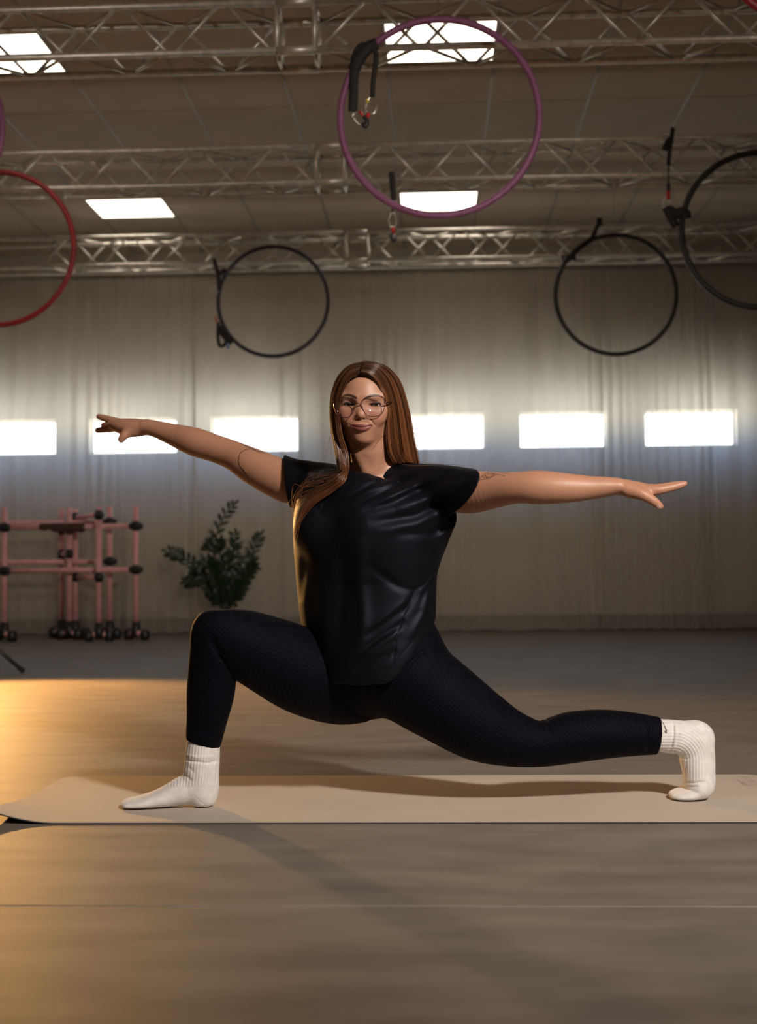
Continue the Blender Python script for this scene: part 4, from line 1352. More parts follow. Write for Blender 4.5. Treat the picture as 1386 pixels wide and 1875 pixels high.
# ------------------------------------------------------------------ socks
def sock(parts, zfloor, name, folds, ribs, clip):
    S_ = Shape()
    for c_, k_ in parts:
        S_.add(c_, k_)
    fl_ = zfloor
    fd_ = Folds(folds)
    def f(Q):
        d = S_.eval(Q)
        d = smax(d, fl_ - Q[:, 2], .008)
        if clip is not None:
            d = np.maximum(d, clip(Q))
        if np.abs(d).min() < .02:
            d = d + fd_(Q)
        return d
    lo, hi = S_.bounds()
    Vx, Fx = surface(f, lo, hi, .0020*FINE)
    me = np_mesh(name, Vx, Fx)
    set_f(me, ribs(Vx), 'rib')
    return me
m = vary(mat('sock_cotton', (.78, .76, .74), 0.9), (.70, .68, .66), (.80, .78, .76), (1, 1, 1), 60.0, 5)
bsdf(m).inputs['Sheen Weight'].default_value = .25
at = node(m, 'ShaderNodeAttribute'); at.attribute_name = 'rib'
sn = node(m, 'ShaderNodeMath'); sn.operation = 'SINE'; link(m, at.outputs['Fac'], sn.inputs[0])
nz2 = node(m, 'ShaderNodeTexNoise', Scale=500.0, Detail=2.0); tcx = node(m, 'ShaderNodeTexCoord'); link(m, tcx.outputs['Object'], nz2.inputs['Vector'])
ad = node(m, 'ShaderNodeMath'); ad.operation = 'MULTIPLY_ADD'; ad.inputs[1].default_value = .8; link(m, nz2.outputs['Fac'], ad.inputs[0]); link(m, sn.outputs[0], ad.inputs[2])
bp = node(m, 'ShaderNodeBump', Strength=.38, Distance=.0010); link(m, ad.outputs[0], bp.inputs['Height']); link(m, bp.outputs[0], bsdf(m).inputs['Normal'])
M['sock'] = m
def ribs_front(Vx):
    u, v, d = project(Vx)
    w = np.clip((1440 - v)/25, 0, 1)                      # ribbed leg, smooth foot
    return np.where(w > 0, (u + (v-1400)*.10)*1.15, 0)*np.where(w > 0, 1, 0)
def ribs_rear(Vx):
    u, v, d = project(Vx)
    du, dv = u - 1236, 1392 - v                    # ribs run along the leg, round the heel bend and down the foot
    r = np.where(du < 0, dv, np.where(dv < 0, du, np.hypot(du, dv)))
    return np.where(v > 1430, 0, r*1.15)
folds_F = [([(334, 1388), (350, 1394), (380, 1397), (402, 1392)], 2.2, .0035), ([(330, 1412), (345, 1424), (352, 1432)], 2.5, .002), ([(345, 1404), (356, 1416)], 2.5, .0015),
           ([(335, 1380), (360, 1387), (402, 1385)], 2.5, -.0018), ([(354, 1456), (366, 1468), (380, 1475)], 1.2, .0008)]
folds_R = [([(1232, 1322), (1233, 1345), (1229, 1368), (1224, 1378)], 2.0, .0035), ([(1237, 1320), (1238, 1345), (1234, 1370)], 2.2, -.002), ([(1244, 1336), (1242, 1352), (1236, 1368)], 2.2, .002),
           ([(1229, 1376), (1245, 1385), (1262, 1382)], 2.0, .002), ([(1240, 1386), (1258, 1390), (1268, 1386)], 1.8, .0018), ([(1250, 1432), (1270, 1434), (1292, 1431)], 1.8, .0028), ([(1251, 1438), (1266, 1441), (1280, 1440)], 1.6, .0022), ([(1248, 1443), (1262, 1447)], 1.6, .0015)]
sockF = obj('sock', sock(foot_front(), .0058, 'sock', folds_F, ribs_front, None), 'sock', person)
sockR = obj('sock', sock(foot_rear(), .0058, 'sock', folds_R, ribs_rear, None), 'sock', person)
sockF['label'] = 'white ribbed sock on the front foot'; sockR['label'] = 'white ribbed sock on the back foot'

# ------------------------------------------------------------------ t-shirt
shirt = Shape()
def st(y, l, r, d=3.245, e=.74, ax=None):
    c = nP((l+r)/2, y, d)
    a = (r-l)/2*d/FPX/math.sqrt(math.cos(TH)**2 + (e*math.sin(TH))**2)
    return (c, a, e)
shirt.add(Chain([st(1275, 594, 806, 3.215, .86), st(1210, 575, 803, 3.22, .84), st(1160, 558, 798, 3.23, .78), st(1110, 546, 797, 3.24, .72), st(1055, 540, 798, 3.245, .70), st(1005, 536, 802, 3.24, .72), st(960, 535, 808, 3.24, .74),
                 st(920, 545, 812, 3.245, .66), st(880, 570, 806, 3.25, .50)], 7, ch_ax, (None, .06)))
shirt.add(Chain([node_px(690, 884, 3.27, 24), node_px(645, 883, 3.295, 25), node_px(605, 886, 3.325, 37), node_px(565, 887, 3.35, 43), node_px(525, 882, 3.38, 45), node_px(470, 858, 3.44, 43.5)], 5), .022)
shirt.add(Chain([node_px(690, 884, 3.25, 26), node_px(725, 878, 3.225, 27), node_px(770, 887, 3.19, 38.5), node_px(820, 895, 3.14, 43), node_px(868, 902, 3.09, 44), node_px(925, 902, 3.03, 44)], 5), .022)
shirt.add(Chain([(nP(788, 1020, 3.23), .024, 1.5), (nP(806, 985, 3.20), .022, 1.8), (nP(824, 950, 3.165), .018, 2.2), (nP(836, 924, 3.14), .018, 2.0)], 5), .03)     # loose underarm
# bust
shirt.add(Ell(nP(612, 968, 3.24) + ch_ax*.062 , (.066, .066, .072)), .035)
shirt.add(Ell(nP(700, 972, 3.20) + ch_ax*.062, (.068, .068, .074)), .035)
neckhole = Chain([(nP(676, 780, 3.22), .058, 1.0), (nP(677, 828, 3.24), .056, 1.0), (nP(677, 829, 3.20), .048, 1.0), (nP(677, 828, 3.11), .047, 1.0)], 4)
cutSL = img_plane((519, 835), (531, 930), 3.39); cutSR = img_plane((871, 855), (829, 948), 3.09, .25)
hem1 = img_plane((560, 1249), (718, 1240), 3.2); hem2 = img_plane((712, 1246), (795, 1136), 3.2)
oL, oR, oH = nP(480, 880, 3.40), nP(910, 900, 3.07), nP(760, 1300, 3.2)
gL, gR, g1_, g2_ = np.sign(cutSL(oL[None])[0]), np.sign(cutSR(oR[None])[0]), np.sign(hem1(oH[None])[0]), np.sign(hem2(oH[None])[0])
cSL, cSR = nP(470, 862, 3.42), nP(905, 888, 3.07)
def Z(pts):
    return [(500 + a*.2886, 820 + b*.2887) for a, b in pts]
creases_sh = [(Z([(760, 180), (620, 240), (470, 330), (300, 370)]), 5.5, .0050), (Z([(930, 170), (740, 260), (540, 350), (430, 380)]), 6.5, .0055), (Z([(1150, 160), (960, 260), (760, 350), (560, 400)]), 7.5, .0065),
              (Z([(1240, 230), (1080, 340), (900, 430), (600, 480)]), 9, .0080), (Z([(1140, 480), (1000, 540), (760, 540)]), 8, .0045),
              (Z([(930, 925), (780, 870), (600, 740)]), 8, .0055), (Z([(930, 900), (840, 1010), (700, 1120), (540, 1230)]), 8, .0070), (Z([(840, 1090), (720, 1180), (540, 1300)]), 8, .0075), (Z([(790, 1280), (660, 1350), (500, 1420)]), 7, .0060),
              (Z([(1020, 770), (960, 860), (895, 910)]), 4, .0045), (Z([(1010, 830), (950, 950), (930, 1010)]), 5, .002),
              (Z([(230, 320), (300, 400), (340, 350)]), 5, .004), (Z([(150, 90), (200, 200), (185, 350)]), 5, .004), (Z([(290, 110), (280, 200), (230, 320)]), 5, .004), (Z([(150, 500), (200, 700), (180, 980)]), 8, .004),
              (Z([(430, 600), (450, 900), (420, 1250)]), 12, .007), (Z([(240, 850), (250, 1100), (270, 1330)]), 9, .004)]
ridges_sh = [(Z([(680, 220), (540, 300), (380, 360)]), 5, .0035), (Z([(1040, 170), (840, 265), (620, 375)]), 6, .0045), (Z([(1210, 180), (1040, 300), (780, 400)]), 8, .0055), (Z([(1130, 390), (900, 490), (640, 540)]), 10, .0050),
             (Z([(560, 560), (550, 800), (570, 1050), (560, 1320)]), 13, .0100), (Z([(880, 950), (760, 1040), (580, 1170)]), 7, .0050), (Z([(820, 1150), (700, 1220), (540, 1350)]), 7, .0055), (Z([(300, 650), (330, 1000), (330, 1350)]), 12, .005),
             (Z([(990, 880), (960, 1050), (860, 1220)]), 8, .006), (Z([(440, 160), (520, 160), (600, 162), (690, 142), (760, 90)]), 4, .003)]
seam_sh = Folds([(Z([(1000, 780), (900, 900), (830, 1050), (780, 1200), (752, 1430)]), 1.8, .0022)])
hem_px = [(588, 1249), (640, 1252), (700, 1242), (716, 1236), (742, 1204), (770, 1168), (792, 1140)]
fold_sh = Folds(creases_sh + [(l_, w_, -a_) for l_, w_, a_ in ridges_sh])
def shirt_solid(Q, both=False):
    d = shirt.eval(Q); d0 = d
    if np.abs(d).min() < .025:
        q = Q - nO
        qn = q[:, 2].min() < .65 - CAM_H
        frontish = np.clip((3.30 - q @ nFWD)/.06, 0, 1)
        d = d + frontish*(fold_sh(Q) + seam_sh(Q))
        if qn: d = d + .0012*np.exp(-((px_dist(Q, hem_px) - 8)/1.3)**2)
    return (d, d0) if both else d
def shirt_f(Q):
    d, d0 = shirt_solid(Q, True)
    d = np.maximum(d, -(d0 + .013))
    qc = Q.mean(0)
    if np.linalg.norm(qc - cSL) < .35:
        d = smax(d, np.where(np.linalg.norm(Q - cSL, axis=1) < .155, gL*cutSL(Q), -1), .005)
    if np.linalg.norm(qc - cSR) < .35:
        d = smax(d, np.where(np.linalg.norm(Q - cSR, axis=1) < .16, gR*cutSR(Q), -1), .005)
    d = np.maximum(d, np.minimum(99, smax(g1_*hem1(Q), g2_*hem2(Q), .02)))
    if np.linalg.norm(qc - neckhole.c) < .3:
        e = neckhole.dcull(Q, qc, .1, 1.0)
        d = smax(d, -e, .002)
    return d
lo, hi = shirt.bounds()
Vs_, Fs_ = surface(shirt_f, lo, hi, .0029*FINE, lip=1.7)
m = mat('shirt_jersey', (.0032, .0033, .0056), 0.52)
bsdf(m).inputs['Specular IOR Level'].default_value = .20
bsdf(m).inputs['Specular Tint'].default_value = (.72, .76, 1.0, 1)
bsdf(m).inputs['Sheen Weight'].default_value = 0.015
bsdf(m).inputs['Sheen Roughness'].default_value = 0.35
bsdf(m).inputs['Sheen Tint'].default_value = (.55, .60, .85, 1)
tcx = node(m, 'ShaderNodeTexCoord'); wv_ = node(m, 'ShaderNodeTexNoise', Scale=700.0, Detail=2.0); link(m, tcx.outputs['Object'], wv_.inputs['Vector'])
bp = node(m, 'ShaderNodeBump', Strength=.22, Distance=.001); link(m, wv_.outputs['Fac'], bp.inputs['Height']); link(m, bp.outputs[0], bsdf(m).inputs['Normal'])
M['shirt'] = m
sho = obj('t_shirt', np_mesh('t_shirt', Vs_, Fs_), 'shirt', person)
sho['label'] = 'loose black short-sleeved t-shirt'
# ------------------------------------------------------------------ eyes
def eye_col(s_):
    b = bmesh.new()
    bmesh.ops.create_uvsphere(b, u_segments=40, v_segments=28, radius=.0118)
    b.verts.ensure_lookup_table()
    cen = H(s_*EYX, -.0128, -.0002)
    look = (HX @ (nO - cen)); look /= np.linalg.norm(look)        # she looks at the camera
    vl = np.array([v.co[:] for v in b.verts])
    ang = np.arccos(np.clip(vl @ look/np.linalg.norm(vl, axis=1), -1, 1))
    Cc = np.tile(np.array([.62, .58, .55]), (len(vl), 1))
    Cc[ang < .50] = (.075, .038, .02); Cc[ang < .20] = (.004, .004, .004)
    me = bpy.data.meshes.new('eye')
    for v in b.verts:
        v.co = Vector(cen + HX.T @ np.array(v.co[:]))
    b.to_mesh(me); b.free()
    set_col(me, Cc)
    return me
m = mat('eye', (.8, .8, .8), .12)
at = node(m, 'ShaderNodeAttribute'); at.attribute_name = 'Col'; link(m, at.outputs['Color'], bsdf(m).inputs['Base Color'])
M['eye'] = m
M['lash'] = mat('lashes', (.006, .005, .005), .6)
for s_ in (-1, 1):
    obj('eye', eye_col(s_), 'eye', person, True)
    pts = []
    for i in range(9):
        u = -1 + 2*i/8
        x = s_*EYX + u*.0150
        pts.append(Vector(H(x, .0012 - .0075*u*u + (-.002 if u*s_ > 0 else 0)*abs(u), .0036 - .0040*u*u + (.0018*u*s_))))
    MB().tube(smooth_path(pts, 3), [.0008 + .0010*math.sin(PI*i/24) for i in range(25)], 6).build('eyelashes', 'lash', person, True)

# ------------------------------------------------------------------ glasses
m = mat('glasses_metal', (.10, .035, .035), .3, .7); M['gl_frame'] = m
m = mat('glasses_tip', (.02, .008, .02), .3); M['gl_tip'] = m
m = bpy.data.materials.new('lens_glass'); m.use_nodes = True
nt = m.node_tree; nt.nodes.remove(nt.nodes['Principled BSDF'])
g1 = nt.nodes.new('ShaderNodeBsdfTransparent'); g1.inputs[0].default_value = (.98, .975, .985, 1)
g2 = nt.nodes.new('ShaderNodeBsdfGlossy'); g2.inputs['Roughness'].default_value = .02; g2.inputs[0].default_value = (.75, .65, .95, 1)
gm = nt.nodes.new('ShaderNodeMixShader'); gm.inputs[0].default_value = .035
nt.links.new(g1.outputs[0], gm.inputs[1]); nt.links.new(g2.outputs[0], gm.inputs[2])
nt.links.new(gm.outputs[0], nt.nodes['Material Output'].inputs[0]); M['lens'] = m
def zpx(a, b):
    return 590 + a*190/1386, 660 + b*200/1459
def on_lens(a, b, y=.0175):
    """point of the lens plane seen at a pixel; the lenses wrap slightly round the face"""
    px, py = zpx(a, b)
    r = np.array(ray(px, py)); n_ = HX[1]
    pp = H(0, y, 0)
    t = ((pp - nO) @ n_)/(r @ n_)
    q = nO + r*t
    x = (q - HC) @ HX[0]
    q = nO + r*(t + (x/.065)**2*.010/(-(r @ n_)))
    return Vector(q)
lensL = [(150, 515), (210, 503), (290, 497), (370, 500), (424, 512), (438, 560), (430, 640), (405, 705), (360, 752), (300, 765), (235, 752), (185, 700), (158, 620)]
lensR = [(518, 585), (545, 525), (595, 492), (660, 480), (740, 477), (805, 487), (828, 525), (830, 600), (822, 665), (790, 712), (735, 744), (660, 749), (605, 733), (562, 685)]
gl = empty('eyeglasses', H(0, .0175, 0)); gl.parent = person
def add_g(mb, name, mt, smooth=True):
    o = obj(name, mb.mesh(name), mt, None, smooth)
    o.parent = gl
    o.matrix_parent_inverse = Matrix.Translation(gl.location).inverted()
    return o
def closed_smooth(pts, k=3):
    n = len(pts); out = []
    for i in range(n):
        p0, p1_, p2_, p3_ = pts[i-1], pts[i], pts[(i+1) % n], pts[(i+2) % n]
        for j in range(k):
            t = j/k
            out.append(.5*((2*p1_) + (p2_-p0)*t + (2*p0-5*p1_+4*p2_-p3_)*t*t + (3*p1_-p0-3*p2_+p3_)*t**3))
    return out
for ln in (lensL, lensR):
    pts = closed_smooth([on_lens(*p) for p in ln])
    add_g(MB().tube(pts, .00085, 6, closed=True), 'rim', 'gl_frame')
    cen = sum(pts, Vector())/len(pts)
    nrm = Vector(HX[1])
    b = MB(); n = len(pts)
    for off in (.0007, -.0007):
        b.v += [tuple(p + nrm*off) for p in pts] + [tuple(cen + nrm*(off + .0012))]
    for i in range(n):
        j = (i+1) % n
        b.f += [(i, j, n), (n+1+j, n+1+i, 2*n+1), (j, i, n+1+i, n+1+j)]
    add_g(b, 'lens', 'lens')
add_g(MB().tube(smooth_path([on_lens(438, 575), on_lens(475, 572, .0195), on_lens(518, 590)], 4), .0010, 6), 'bridge', 'gl_frame')
for (z0, s_) in (((148, 560), -1), ((830, 560), 1)):
    p0 = on_lens(*z0)
    e1 = Vector(H(s_*.0690, -.008, .005)); e2 = Vector(H(s_*.0745, -.085, .006)); e3 = Vector(H(s_*.074, -.105, -.016))
    add_g(MB().tube([p0, p0.lerp(e1, .6), e1], [.0014, .0020, .0016], 8), 'hinge', 'gl_frame')
    add_g(MB().tube(smooth_path([e1, e1.lerp(e2, .5), e2, e3], 4), .0013, 6), 'temple', 'gl_tip')
add_g(MB().tube(smooth_path([on_lens(430, 625), on_lens(424, 650, .008)], 2), [.0012, .0012, .003], 6), 'nose_pad', 'gl_frame')
add_g(MB().tube(smooth_path([on_lens(535, 620), on_lens(552, 640, .008)], 2), [.0012, .0012, .003], 6), 'nose_pad', 'gl_frame')
gl['label'] = 'thin-rimmed metal eyeglasses'

# ------------------------------------------------------------------ hair
m = mat('hair', (.09, .035, .016), .30)
hi_ = node(m, 'ShaderNodeAttribute'); hi_.attribute_name = 'Col'
link(m, hi_.outputs['Color'], bsdf(m).inputs['Base Color'])
bsdf(m).inputs['Specular IOR Level'].default_value = .75
M['hair'] = m
G_R = [[(.000, .006, .081), (.022, .006, .075), (.042, .001, .055), (.058, -.008, .020), (.066, -.014, -.022), (.068, -.020, -.072), (.072, -.030, -.116), (.086, -.040, -.143)],
       [(.003, -.008, .093), (.033, -.006, .088), (.058, -.014, .062), (.074, -.020, .020), (.081, -.025, -.025), (.085, -.030, -.078), (.092, -.038, -.122), (.108, -.048, -.146)],
       [(.008, -.022, .101), (.043, -.024, .095), (.070, -.034, .072), (.088, -.040, .034), (.102, -.044, -.020), (.110, -.050, -.078), (.120, -.058, -.128), (.132, -.066, -.150)],
       [(.015, -.040, .106), (.053, -.045, .099), (.079, -.055, .081), (.099, -.060, .0545), (.118, -.065, -.012), (.131, -.070, -.0785), (.145, -.078, -.1425), (.150, -.092, -.19)],
       [(.015, -.080, .107), (.055, -.095, .095), (.085, -.110, .065), (.100, -.115, .020), (.112, -.115, -.04), (.120, -.118, -.10), (.128, -.125, -.16), (.13, -.14, -.24)],
       [(.012, -.120, .095), (.045, -.145, .070), (.065, -.165, .020), (.072, -.165, -.03), (.075, -.158, -.09), (.078, -.155, -.14), (.08, -.165, -.20), (.08, -.175, -.28)],
       [(.000, -.130, .088), (.010, -.165, .055), (.015, -.178, .005), (.018, -.175, -.05), (.018, -.165, -.10), (.02, -.165, -.15), (.02, -.172, -.22), (.02, -.18, -.30)]]
G_L = [[(-.003, .006, .081), (-.022, .006, .072), (-.040, .000, .052), (-.054, -.008, .016), (-.0575, -.010, -.025), (-.051, -.010, -.078), (-.037, -.012, -.120), (-.033, .004, -.158)],
       [(-.003, -.004, .090), (-.026, -.002, .083), (-.046, -.010, .060), (-.061, -.018, .024), (-.066, -.020, -.012), (-.061, -.018, -.065), (-.048, -.016, -.108), (-.040, .000, -.152)],
       [(.000, -.020, .100), (-.028, -.022, .094), (-.050, -.030, .068), (-.067, -.036, .034), (-.0725, -.036, -.006), (-.071, -.030, -.052), (-.061, -.024, -.099), (-.050, -.008, -.142)],
       [(.006, -.050, .105), (-.030, -.055, .096), (-.056, -.068, .070), (-.072, -.074, .030), (-.076, -.075, -.010), (-.073, -.072, -.06), (-.064, -.066, -.108), (-.058, -.060, -.145)],
       [(.006, -.090, .103), (-.030, -.105, .090), (-.055, -.125, .055), (-.064, -.130, .015), (-.064, -.130, -.04), (-.058, -.130, -.09), (-.050, -.130, -.14), (-.045, -.135, -.20)],
       [(.000, -.125, .090), (-.020, -.155, .060), (-.035, -.170, .010), (-.035, -.168, -.04), (-.030, -.160, -.09), (-.025, -.158, -.14), (-.02, -.165, -.20), (-.02, -.175, -.28)]]
rng = np.random.default_rng(5)
def guides_at(G, u):
    x = u*(len(G)-1); i = min(int(x), len(G)-2); t = x - i
    return np.array(G[i])*(1-t) + np.array(G[i+1])*t
def cat(pts, k):
    n = len(pts); out = []
    for i in range(n-1):
        p0, p1_, p2_, p3_ = pts[max(i-1, 0)], pts[i], pts[i+1], pts[min(i+2, n-1)]
        for j in range(k):
            t = j/k
            out.append(.5*(2*p1_ + (p2_-p0)*t + (2*p0-5*p1_+4*p2_-p3_)*t*t + (3*p1_-p0-3*p2_+p3_)*t**3))
    out.append(pts[-1])
    return np.array(out)
strands = []
def chunked(f, pts, cell=.06):
    """evaluate a distance field on scattered points, cell by cell"""
    k = np.floor(pts/cell).astype(np.int64) @ np.array([1, 1 << 20, 1 << 40])
    o = np.argsort(k, kind='stable'); out = np.empty(len(pts))
    _, st = np.unique(k[o], return_index=True)
    for a_, b_ in zip(st, list(st[1:]) + [len(o)]):
        out[o[a_:b_]] = f(pts[o[a_:b_]])
    return out
def off_shirt(pts, gap=.004):
    """lift strand points clear of the shirt"""
    idx = np.arange(len(pts))
    for _ in range(3):
        d = chunked(shirt_solid, pts[idx])
        idx = idx[d < gap]; d = d[d < gap]
        if not len(idx): break
        p = pts[idx]; e = 1e-3
        g = np.stack([chunked(shirt_solid, p + np.eye(3)[a]*e) - d for a in range(3)], 1)
        pts[idx] = p + g/(np.linalg.norm(g, axis=1)[:, None] + 1e-9)*np.clip(gap - d, 0, .02)[:, None]
    return pts
def off_head(pts):
    d = chunked(head.eval, pts)
    bad = d < .003
    v = pts - H(0, -.08, .0); v /= np.linalg.norm(v, axis=1)[:, None]
    return np.where(bad[:, None], pts + v*np.clip(.004 - d, 0, .02)[:, None], pts)
def grow(G, n, lo_, hi_, jit, tail=None, rad=.00085, clump=7):
    """locks of strands: each lock keeps its own place, depth and shade"""
    for i in range(n//clump):
        u0 = lo_ + (hi_ - lo_)*((i + rng.random())/(n//clump))
        jc = rng.normal(0, 1, 3)*jit*1.3
        dc = -abs(rng.normal(0, .0040))
        shade = rng.uniform(.55, 1.5)
        tl = tail(u0, jc) if tail is not None else None
        for c_ in range(clump):
            u = np.clip(u0 + rng.normal(0, .016), lo_, hi_)
            g = guides_at(G, u)
            j = jc + rng.normal(0, 1, 3)*jit*.45
            depth = dc + rng.normal(0, .0008)
            cen = np.array([0, -.075, .01])
            out = g.copy()
            for a in range(len(g)):
                v = g[a] - cen; v[2] *= .3 if a > 3 else 1
                v /= np.linalg.norm(v) + 1e-9
                out[a] = g[a] + v*depth + j*(.35 + .65*a/(len(g)-1))
            w = np.array([Vw(*p) for p in out])
            if tail is not None:
                w = np.concatenate([w, tl + rng.normal(0, 1, 3)*.0022])
            strands.append((cat(w, 3), rad*rng.uniform(.7, 1.25), shade*rng.uniform(.85, 1.15)))
grow(G_R, 700, 0, .62, .0014)
grow(G_R, 260, .5, 1, .0025, rad=.0011)
# left lock: over the front of the shoulder and across the sleeve
tail_px = [(628, 874), (606, 893), (578, 909), (556, 930), (543, 957), (535, 985)]
def tail_L(u, j):
    sp = rng.normal(0, 1, 2)
    out = []
    mm = rng.uniform(.45, 1.0)
    for k, (a, b) in enumerate(tail_px):
        f_ = (k+1)/len(tail_px)
        out.append(nP(a + sp[0]*(2.0 + 4.5*f_) + j[0]*400, b + sp[1]*(2.0 + 6*f_), 3.10 + .05*f_))
    n_ = max(3, int(round(mm*len(out))))
    return np.array(out[:n_])
grow(G_L, 112, 0, .42, .0012, tail_L, .00062)
grow(G_L, 330, .0, .75, .0014)
grow(G_L, 210, .3, .78, .0016, rad=.0011)
grow(G_L, 200, .55, 1, .0025, rad=.0011)
# stray hairs
def stray(pts_px, d, r=.00045):
    strands.append((cat(np.array([nP(a, b, d) for a, b in pts_px]), 4), r, 1.2))
for k in range(14):
    y0 = 868 + rng.normal(0, 6)
    a = [(632 + rng.normal(0, 3), y0), (600 + rng.normal(0, 5), y0 + 12 + rng.normal(0, 4)), (565 + rng.normal(0, 5), y0 + 22 + rng.normal(0, 6)), (542 + rng.normal(0, 5), y0 + 48 + rng.normal(0, 9)), (534, y0 + 88 + rng.normal(0, 14))]
    w = cat(np.array([nP(x, y, 3.12 + .04*i/4) for i, (x, y) in enumerate(a)]), 4)
    strands.append((w, .0005, 1.3))
stray([(608, 770), (604, 800), (600, 822), (594, 836)], 3.16); stray([(607, 790), (606, 815), (607, 840)], 3.16)
for k in range(2):   # wisps in front of the cheek on the right
    stray([(709 + k, 748), (708 + k, 772), (704 + k, 792), (697 + k, 803), (690 + k, 810)], 3.15 - .003*k, .0003)
stray([(664, 663), (668, 659), (676, 658)], 3.2); stray([(770, 846), (800, 849), (835, 856), (850, 862)], 3.12); stray([(735, 850), (760, 853), (800, 851)], 3.12)
stray([(800, 1050), (804, 1058), (806, 1064)], 3.2, .0004); stray([(799, 1078), (803, 1092), (806, 1102)], 3.2, .0004)
allp = np.concatenate([q_[0] for q_ in strands])
allp = off_shirt(off_head(allp))
o_ = 0
for i, (w, r, sh_) in enumerate(strands):
    strands[i] = (allp[o_:o_+len(w)], r, sh_); o_ += len(w)
base_c = np.array([.125, .046, .017])
allv, allf, allc = [], [], []
o_ = 0
NS = 4
for w, r, sh_ in strands:
    k = len(w)
    t = np.gradient(w, axis=0); t /= np.linalg.norm(t, axis=1)[:, None] + 1e-9
    a = np.cross(t, nFWD); a /= np.linalg.norm(a, axis=1)[:, None] + 1e-9
    b = np.cross(t, a)
    rr = r*np.interp(np.linspace(0, 1, k), [0, .1, .75, 1], [.8, 1, .9, .25])
    ring = [w + (a*math.cos(2*PI*q/NS) + b*math.sin(2*PI*q/NS))*rr[:, None] for q in range(NS)]
    allv.append(np.stack(ring, 1).reshape(-1, 3))
    ix = np.arange(k-1)[:, None]*NS + np.arange(NS)[None]
    ix2 = np.arange(k-1)[:, None]*NS + (np.arange(NS)[None]+1) % NS
    allf.append((np.stack([ix, ix2, ix2+NS, ix+NS], -1).reshape(-1, 4)) + o_)
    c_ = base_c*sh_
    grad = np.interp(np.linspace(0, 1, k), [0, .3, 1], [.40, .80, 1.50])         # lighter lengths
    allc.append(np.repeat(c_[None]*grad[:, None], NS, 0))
    o_ += k*NS
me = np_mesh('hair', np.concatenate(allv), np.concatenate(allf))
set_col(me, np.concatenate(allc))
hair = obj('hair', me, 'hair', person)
hair['label'] = 'long straight brown hair parted in the middle'
# hair mass under the strands
cap = Shape()
cap.add(Ell(H(0, -.088, .027), (.0755, .091, .0785), HX))
cap.add(Chain([(Vw(.010, -.115, .015), .070, .6), (Vw(.012, -.135, -.02), .076, .45), (Vw(.018, -.135, -.06), .076, .35), (Vw(.030, -.135, -.13), .074, .28), (Vw(.03, -.15, -.20), .07, .2)], 4, tocam), .02)
cap.add(Chain([(Vw(.058, -.075, .045), .022, 1.4), (Vw(.080, -.080, .0), .020, 1.6), (Vw(.092, -.085, -.06), .020, 1.5), (Vw(.106, -.09, -.13), .022, 1.3)], 8), .015)
cap.add(Chain([(Vw(-.046, -.060, .04), .021, 1.5), (Vw(-.058, -.060, .0), .012, 2.2), (Vw(-.056, -.055, -.06), .010, 2.0), (Vw(-.048, -.045, -.11), .008, 1.6)], 4), .015)
face_cut = Ell(H(0, .025, -.045), (.064, .092, .118), HX)
neck_cut = Chain([(H(0, -.055, -.06), .056, 1.0), (nP(676, 815, 3.21), .054, 1.0), (nP(680, 870, 3.23), .056, 1.0)])
def cap_f(Q):
    d = cap.eval(Q)
    d = smax(d, -face_cut.d(Q), .006)
    e = neck_cut.dcull(Q, Q.mean(0), .2, 2.0)
    d = smax(d, -e, .006)
    return d
lo, hi = cap.bounds()
Vc, Fc = surface(cap_f, lo, hi, .003*FINE)
me = np_mesh('under_hair', Vc, Fc)
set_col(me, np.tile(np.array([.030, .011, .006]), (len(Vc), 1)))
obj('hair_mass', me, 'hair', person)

# ------------------------------------------------------------------ ink on the arms, logo on the sock
from mathutils.bvhtree import BVHTree
def bvh_of(o):
    me = o.data
    n = len(me.vertices); co = np.empty(n*3, np.float32); me.vertices.foreach_get('co', co)
    fi = np.empty(len(me.loops), np.int32); me.loops.foreach_get('vertex_index', fi)
    return BVHTree.FromPolygons(co.reshape(-1, 3).tolist(), fi.reshape(-1, 4).tolist())
def decal(bvh, px_line, r, lift=.0003, k=4):
    pts = cat(np.array([(a, b) for a, b in px_line], float), k)
    out = []
    for a, b in pts:
        h = bvh.ray_cast(CAM_O, ray(a, b).normalized())
        if h[0] is not None:
            out.append((h[0] + h[1]*lift, h[1]))
    return out
def ink(mb, hits, r):
    if len(hits) < 2: return
    o = len(mb.v)
    for i, (p, n_) in enumerate(hits):
        t = hits[min(i+1, len(hits)-1)][0] - hits[max(i-1, 0)][0]
        s_ = t.cross(n_)
        s_ = s_.normalized() if s_.length > 1e-9 else Vector((1, 0, 0))
        rr = r[i*len(r)//len(hits)] if hasattr(r, '__len__') else r
        mb.v += [tuple(p + s_*rr), tuple(p + n_*.0002), tuple(p - s_*rr)]
    for i in range(len(hits)-1):
        for j in range(2):
            mb.f.append((o+i*3+j, o+i*3+j+1, o+i*3+3+j+1, o+i*3+3+j))
M['ink'] = mat('tattoo_ink', (.022, .018, .018), .5)
bb = bvh_of(person)
TL = lambda pts: [(160 + a*.2886, 740 + b*.2887) for a, b in pts]
TR = lambda pts: [(840 + a*.3175, 820 + b*.3175) for a, b in pts]
mb = MB()
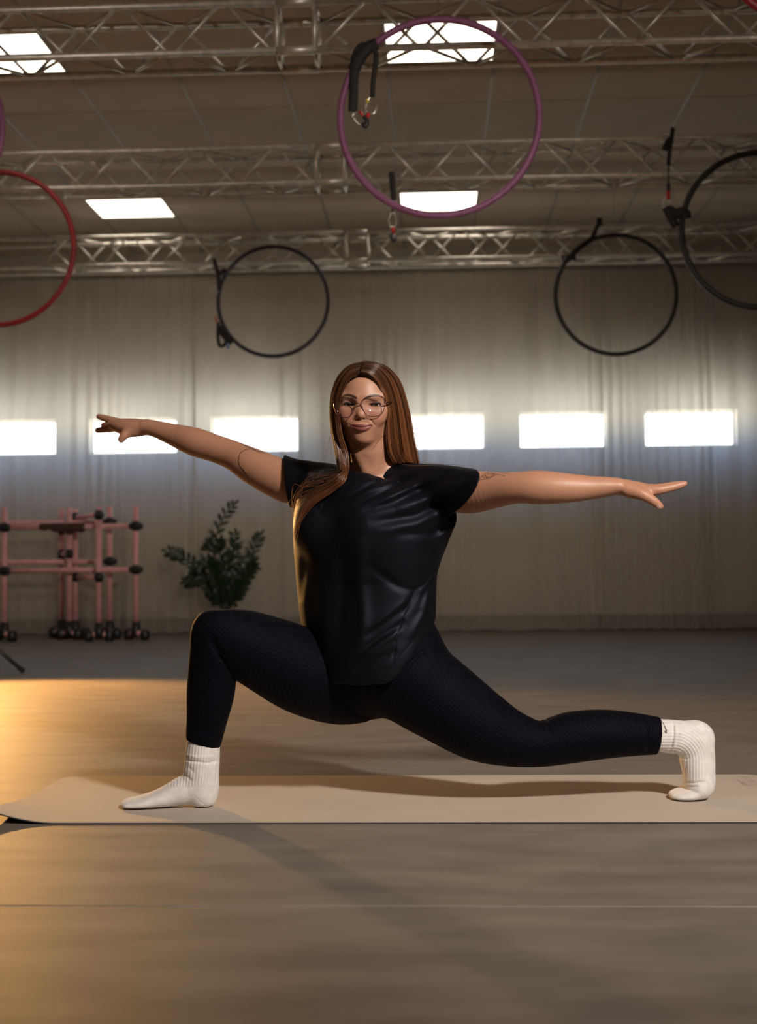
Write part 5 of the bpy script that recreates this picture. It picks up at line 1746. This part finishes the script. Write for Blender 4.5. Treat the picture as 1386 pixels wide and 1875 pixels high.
for ln, r in (([(1052, 287), (1020, 286), (985, 298), (966, 322), (958, 352), (964, 385), (985, 415), (1005, 440), (1018, 470), (1026, 502)], .0011),
              ([(968, 246), (1000, 258), (1030, 275), (1062, 290), (1100, 303), (1142, 312)], .0008), ([(985, 252), (1010, 272), (1040, 285)], .0008), ([(1000, 256), (1040, 268), (1075, 285), (1050, 288)], .0007),
              ([(1040, 270), (1080, 282), (1110, 298), (1075, 300), (1050, 286)], .0007), ([(1080, 286), (1115, 298), (1140, 308), (1105, 312), (1080, 302)], .0007), ([(1010, 262), (1030, 262), (1060, 275)], .0007)):
    ink(mb, decal(bb, TL(ln), r), r)
o = mb.build('tattoo', 'ink', person); o['label'] = 'thin black line and leaf tattoo on the upper arm'
mb = MB()
for ln in ([(108, 190), (112, 175), (130, 163), (150, 160), (165, 150), (185, 142), (205, 148), (225, 140), (250, 143), (283, 150)], [(112, 186), (140, 182), (165, 178), (190, 170), (205, 160)],
           [(150, 160), (160, 170), (185, 165), (200, 152), (180, 150), (165, 158)], [(135, 165), (150, 152), (160, 142), (170, 150)], [(190, 168), (215, 156), (240, 156), (265, 163)], [(120, 180), (128, 170), (145, 170), (150, 178)],
           [(165, 178), (160, 165), (172, 158)], [(205, 148), (212, 156), (226, 150)], [(108, 190), (116, 186), (110, 178)]):
    ink(mb, decal(bb, TR(ln), .0006), .0006)
o = mb.build('tattoo', 'ink', person); o['label'] = 'small fine-line flower tattoo below the sleeve'
# tick-shaped logo on the cuff of the back sock
bs = bvh_of(sockR)
SW = lambda pts: [(1180 + a*.1082, 1290 + b*.1082) for a, b in pts]
up_ = SW([(268, 262), (300, 292), (325, 330), (350, 375), (378, 430), (380, 470), (365, 498)])
dn_ = SW([(262, 262), (292, 292), (315, 330), (335, 372), (350, 425), (348, 452), (318, 440)])
mb = MB(); o0 = 0
ups = decal(bs, up_, 0, .0006, 5); dns = decal(bs, dn_, 0, .0006, 5)
kk = min(len(ups), len(dns))
for i in range(kk):
    mb.v += [tuple(ups[i][0]), tuple(dns[i][0])]
for i in range(kk-1):
    mb.f.append((2*i, 2*i+1, 2*i+3, 2*i+2))
mb.build('sock_logo', 'ink', sockR)['label'] = 'black curved tick logo'
# thumbnail
th = decal(bb, [(1204, 925), (1207, 927.5), (1210, 930)], 0, .0008, 2)
M['nail'] = mat('nail', (.66, .40, .36), .2)
if len(th) > 2:
    nb = MB(); p, n_ = th[len(th)//2]
    t = (th[-1][0] - th[0][0]).normalized(); s_ = t.cross(n_).normalized()
    ring = [p + t*(.006*math.cos(2*PI*i/14)) + s_*(.0045*math.sin(2*PI*i/14)) - n_*.0006 for i in range(14)]
    nb.v = [tuple(q) for q in ring] + [tuple(p + n_*.0008)]
    nb.f = [(i, (i+1) % 14, 14) for i in range(14)]
    nb.build('thumbnail', 'nail', person, True)
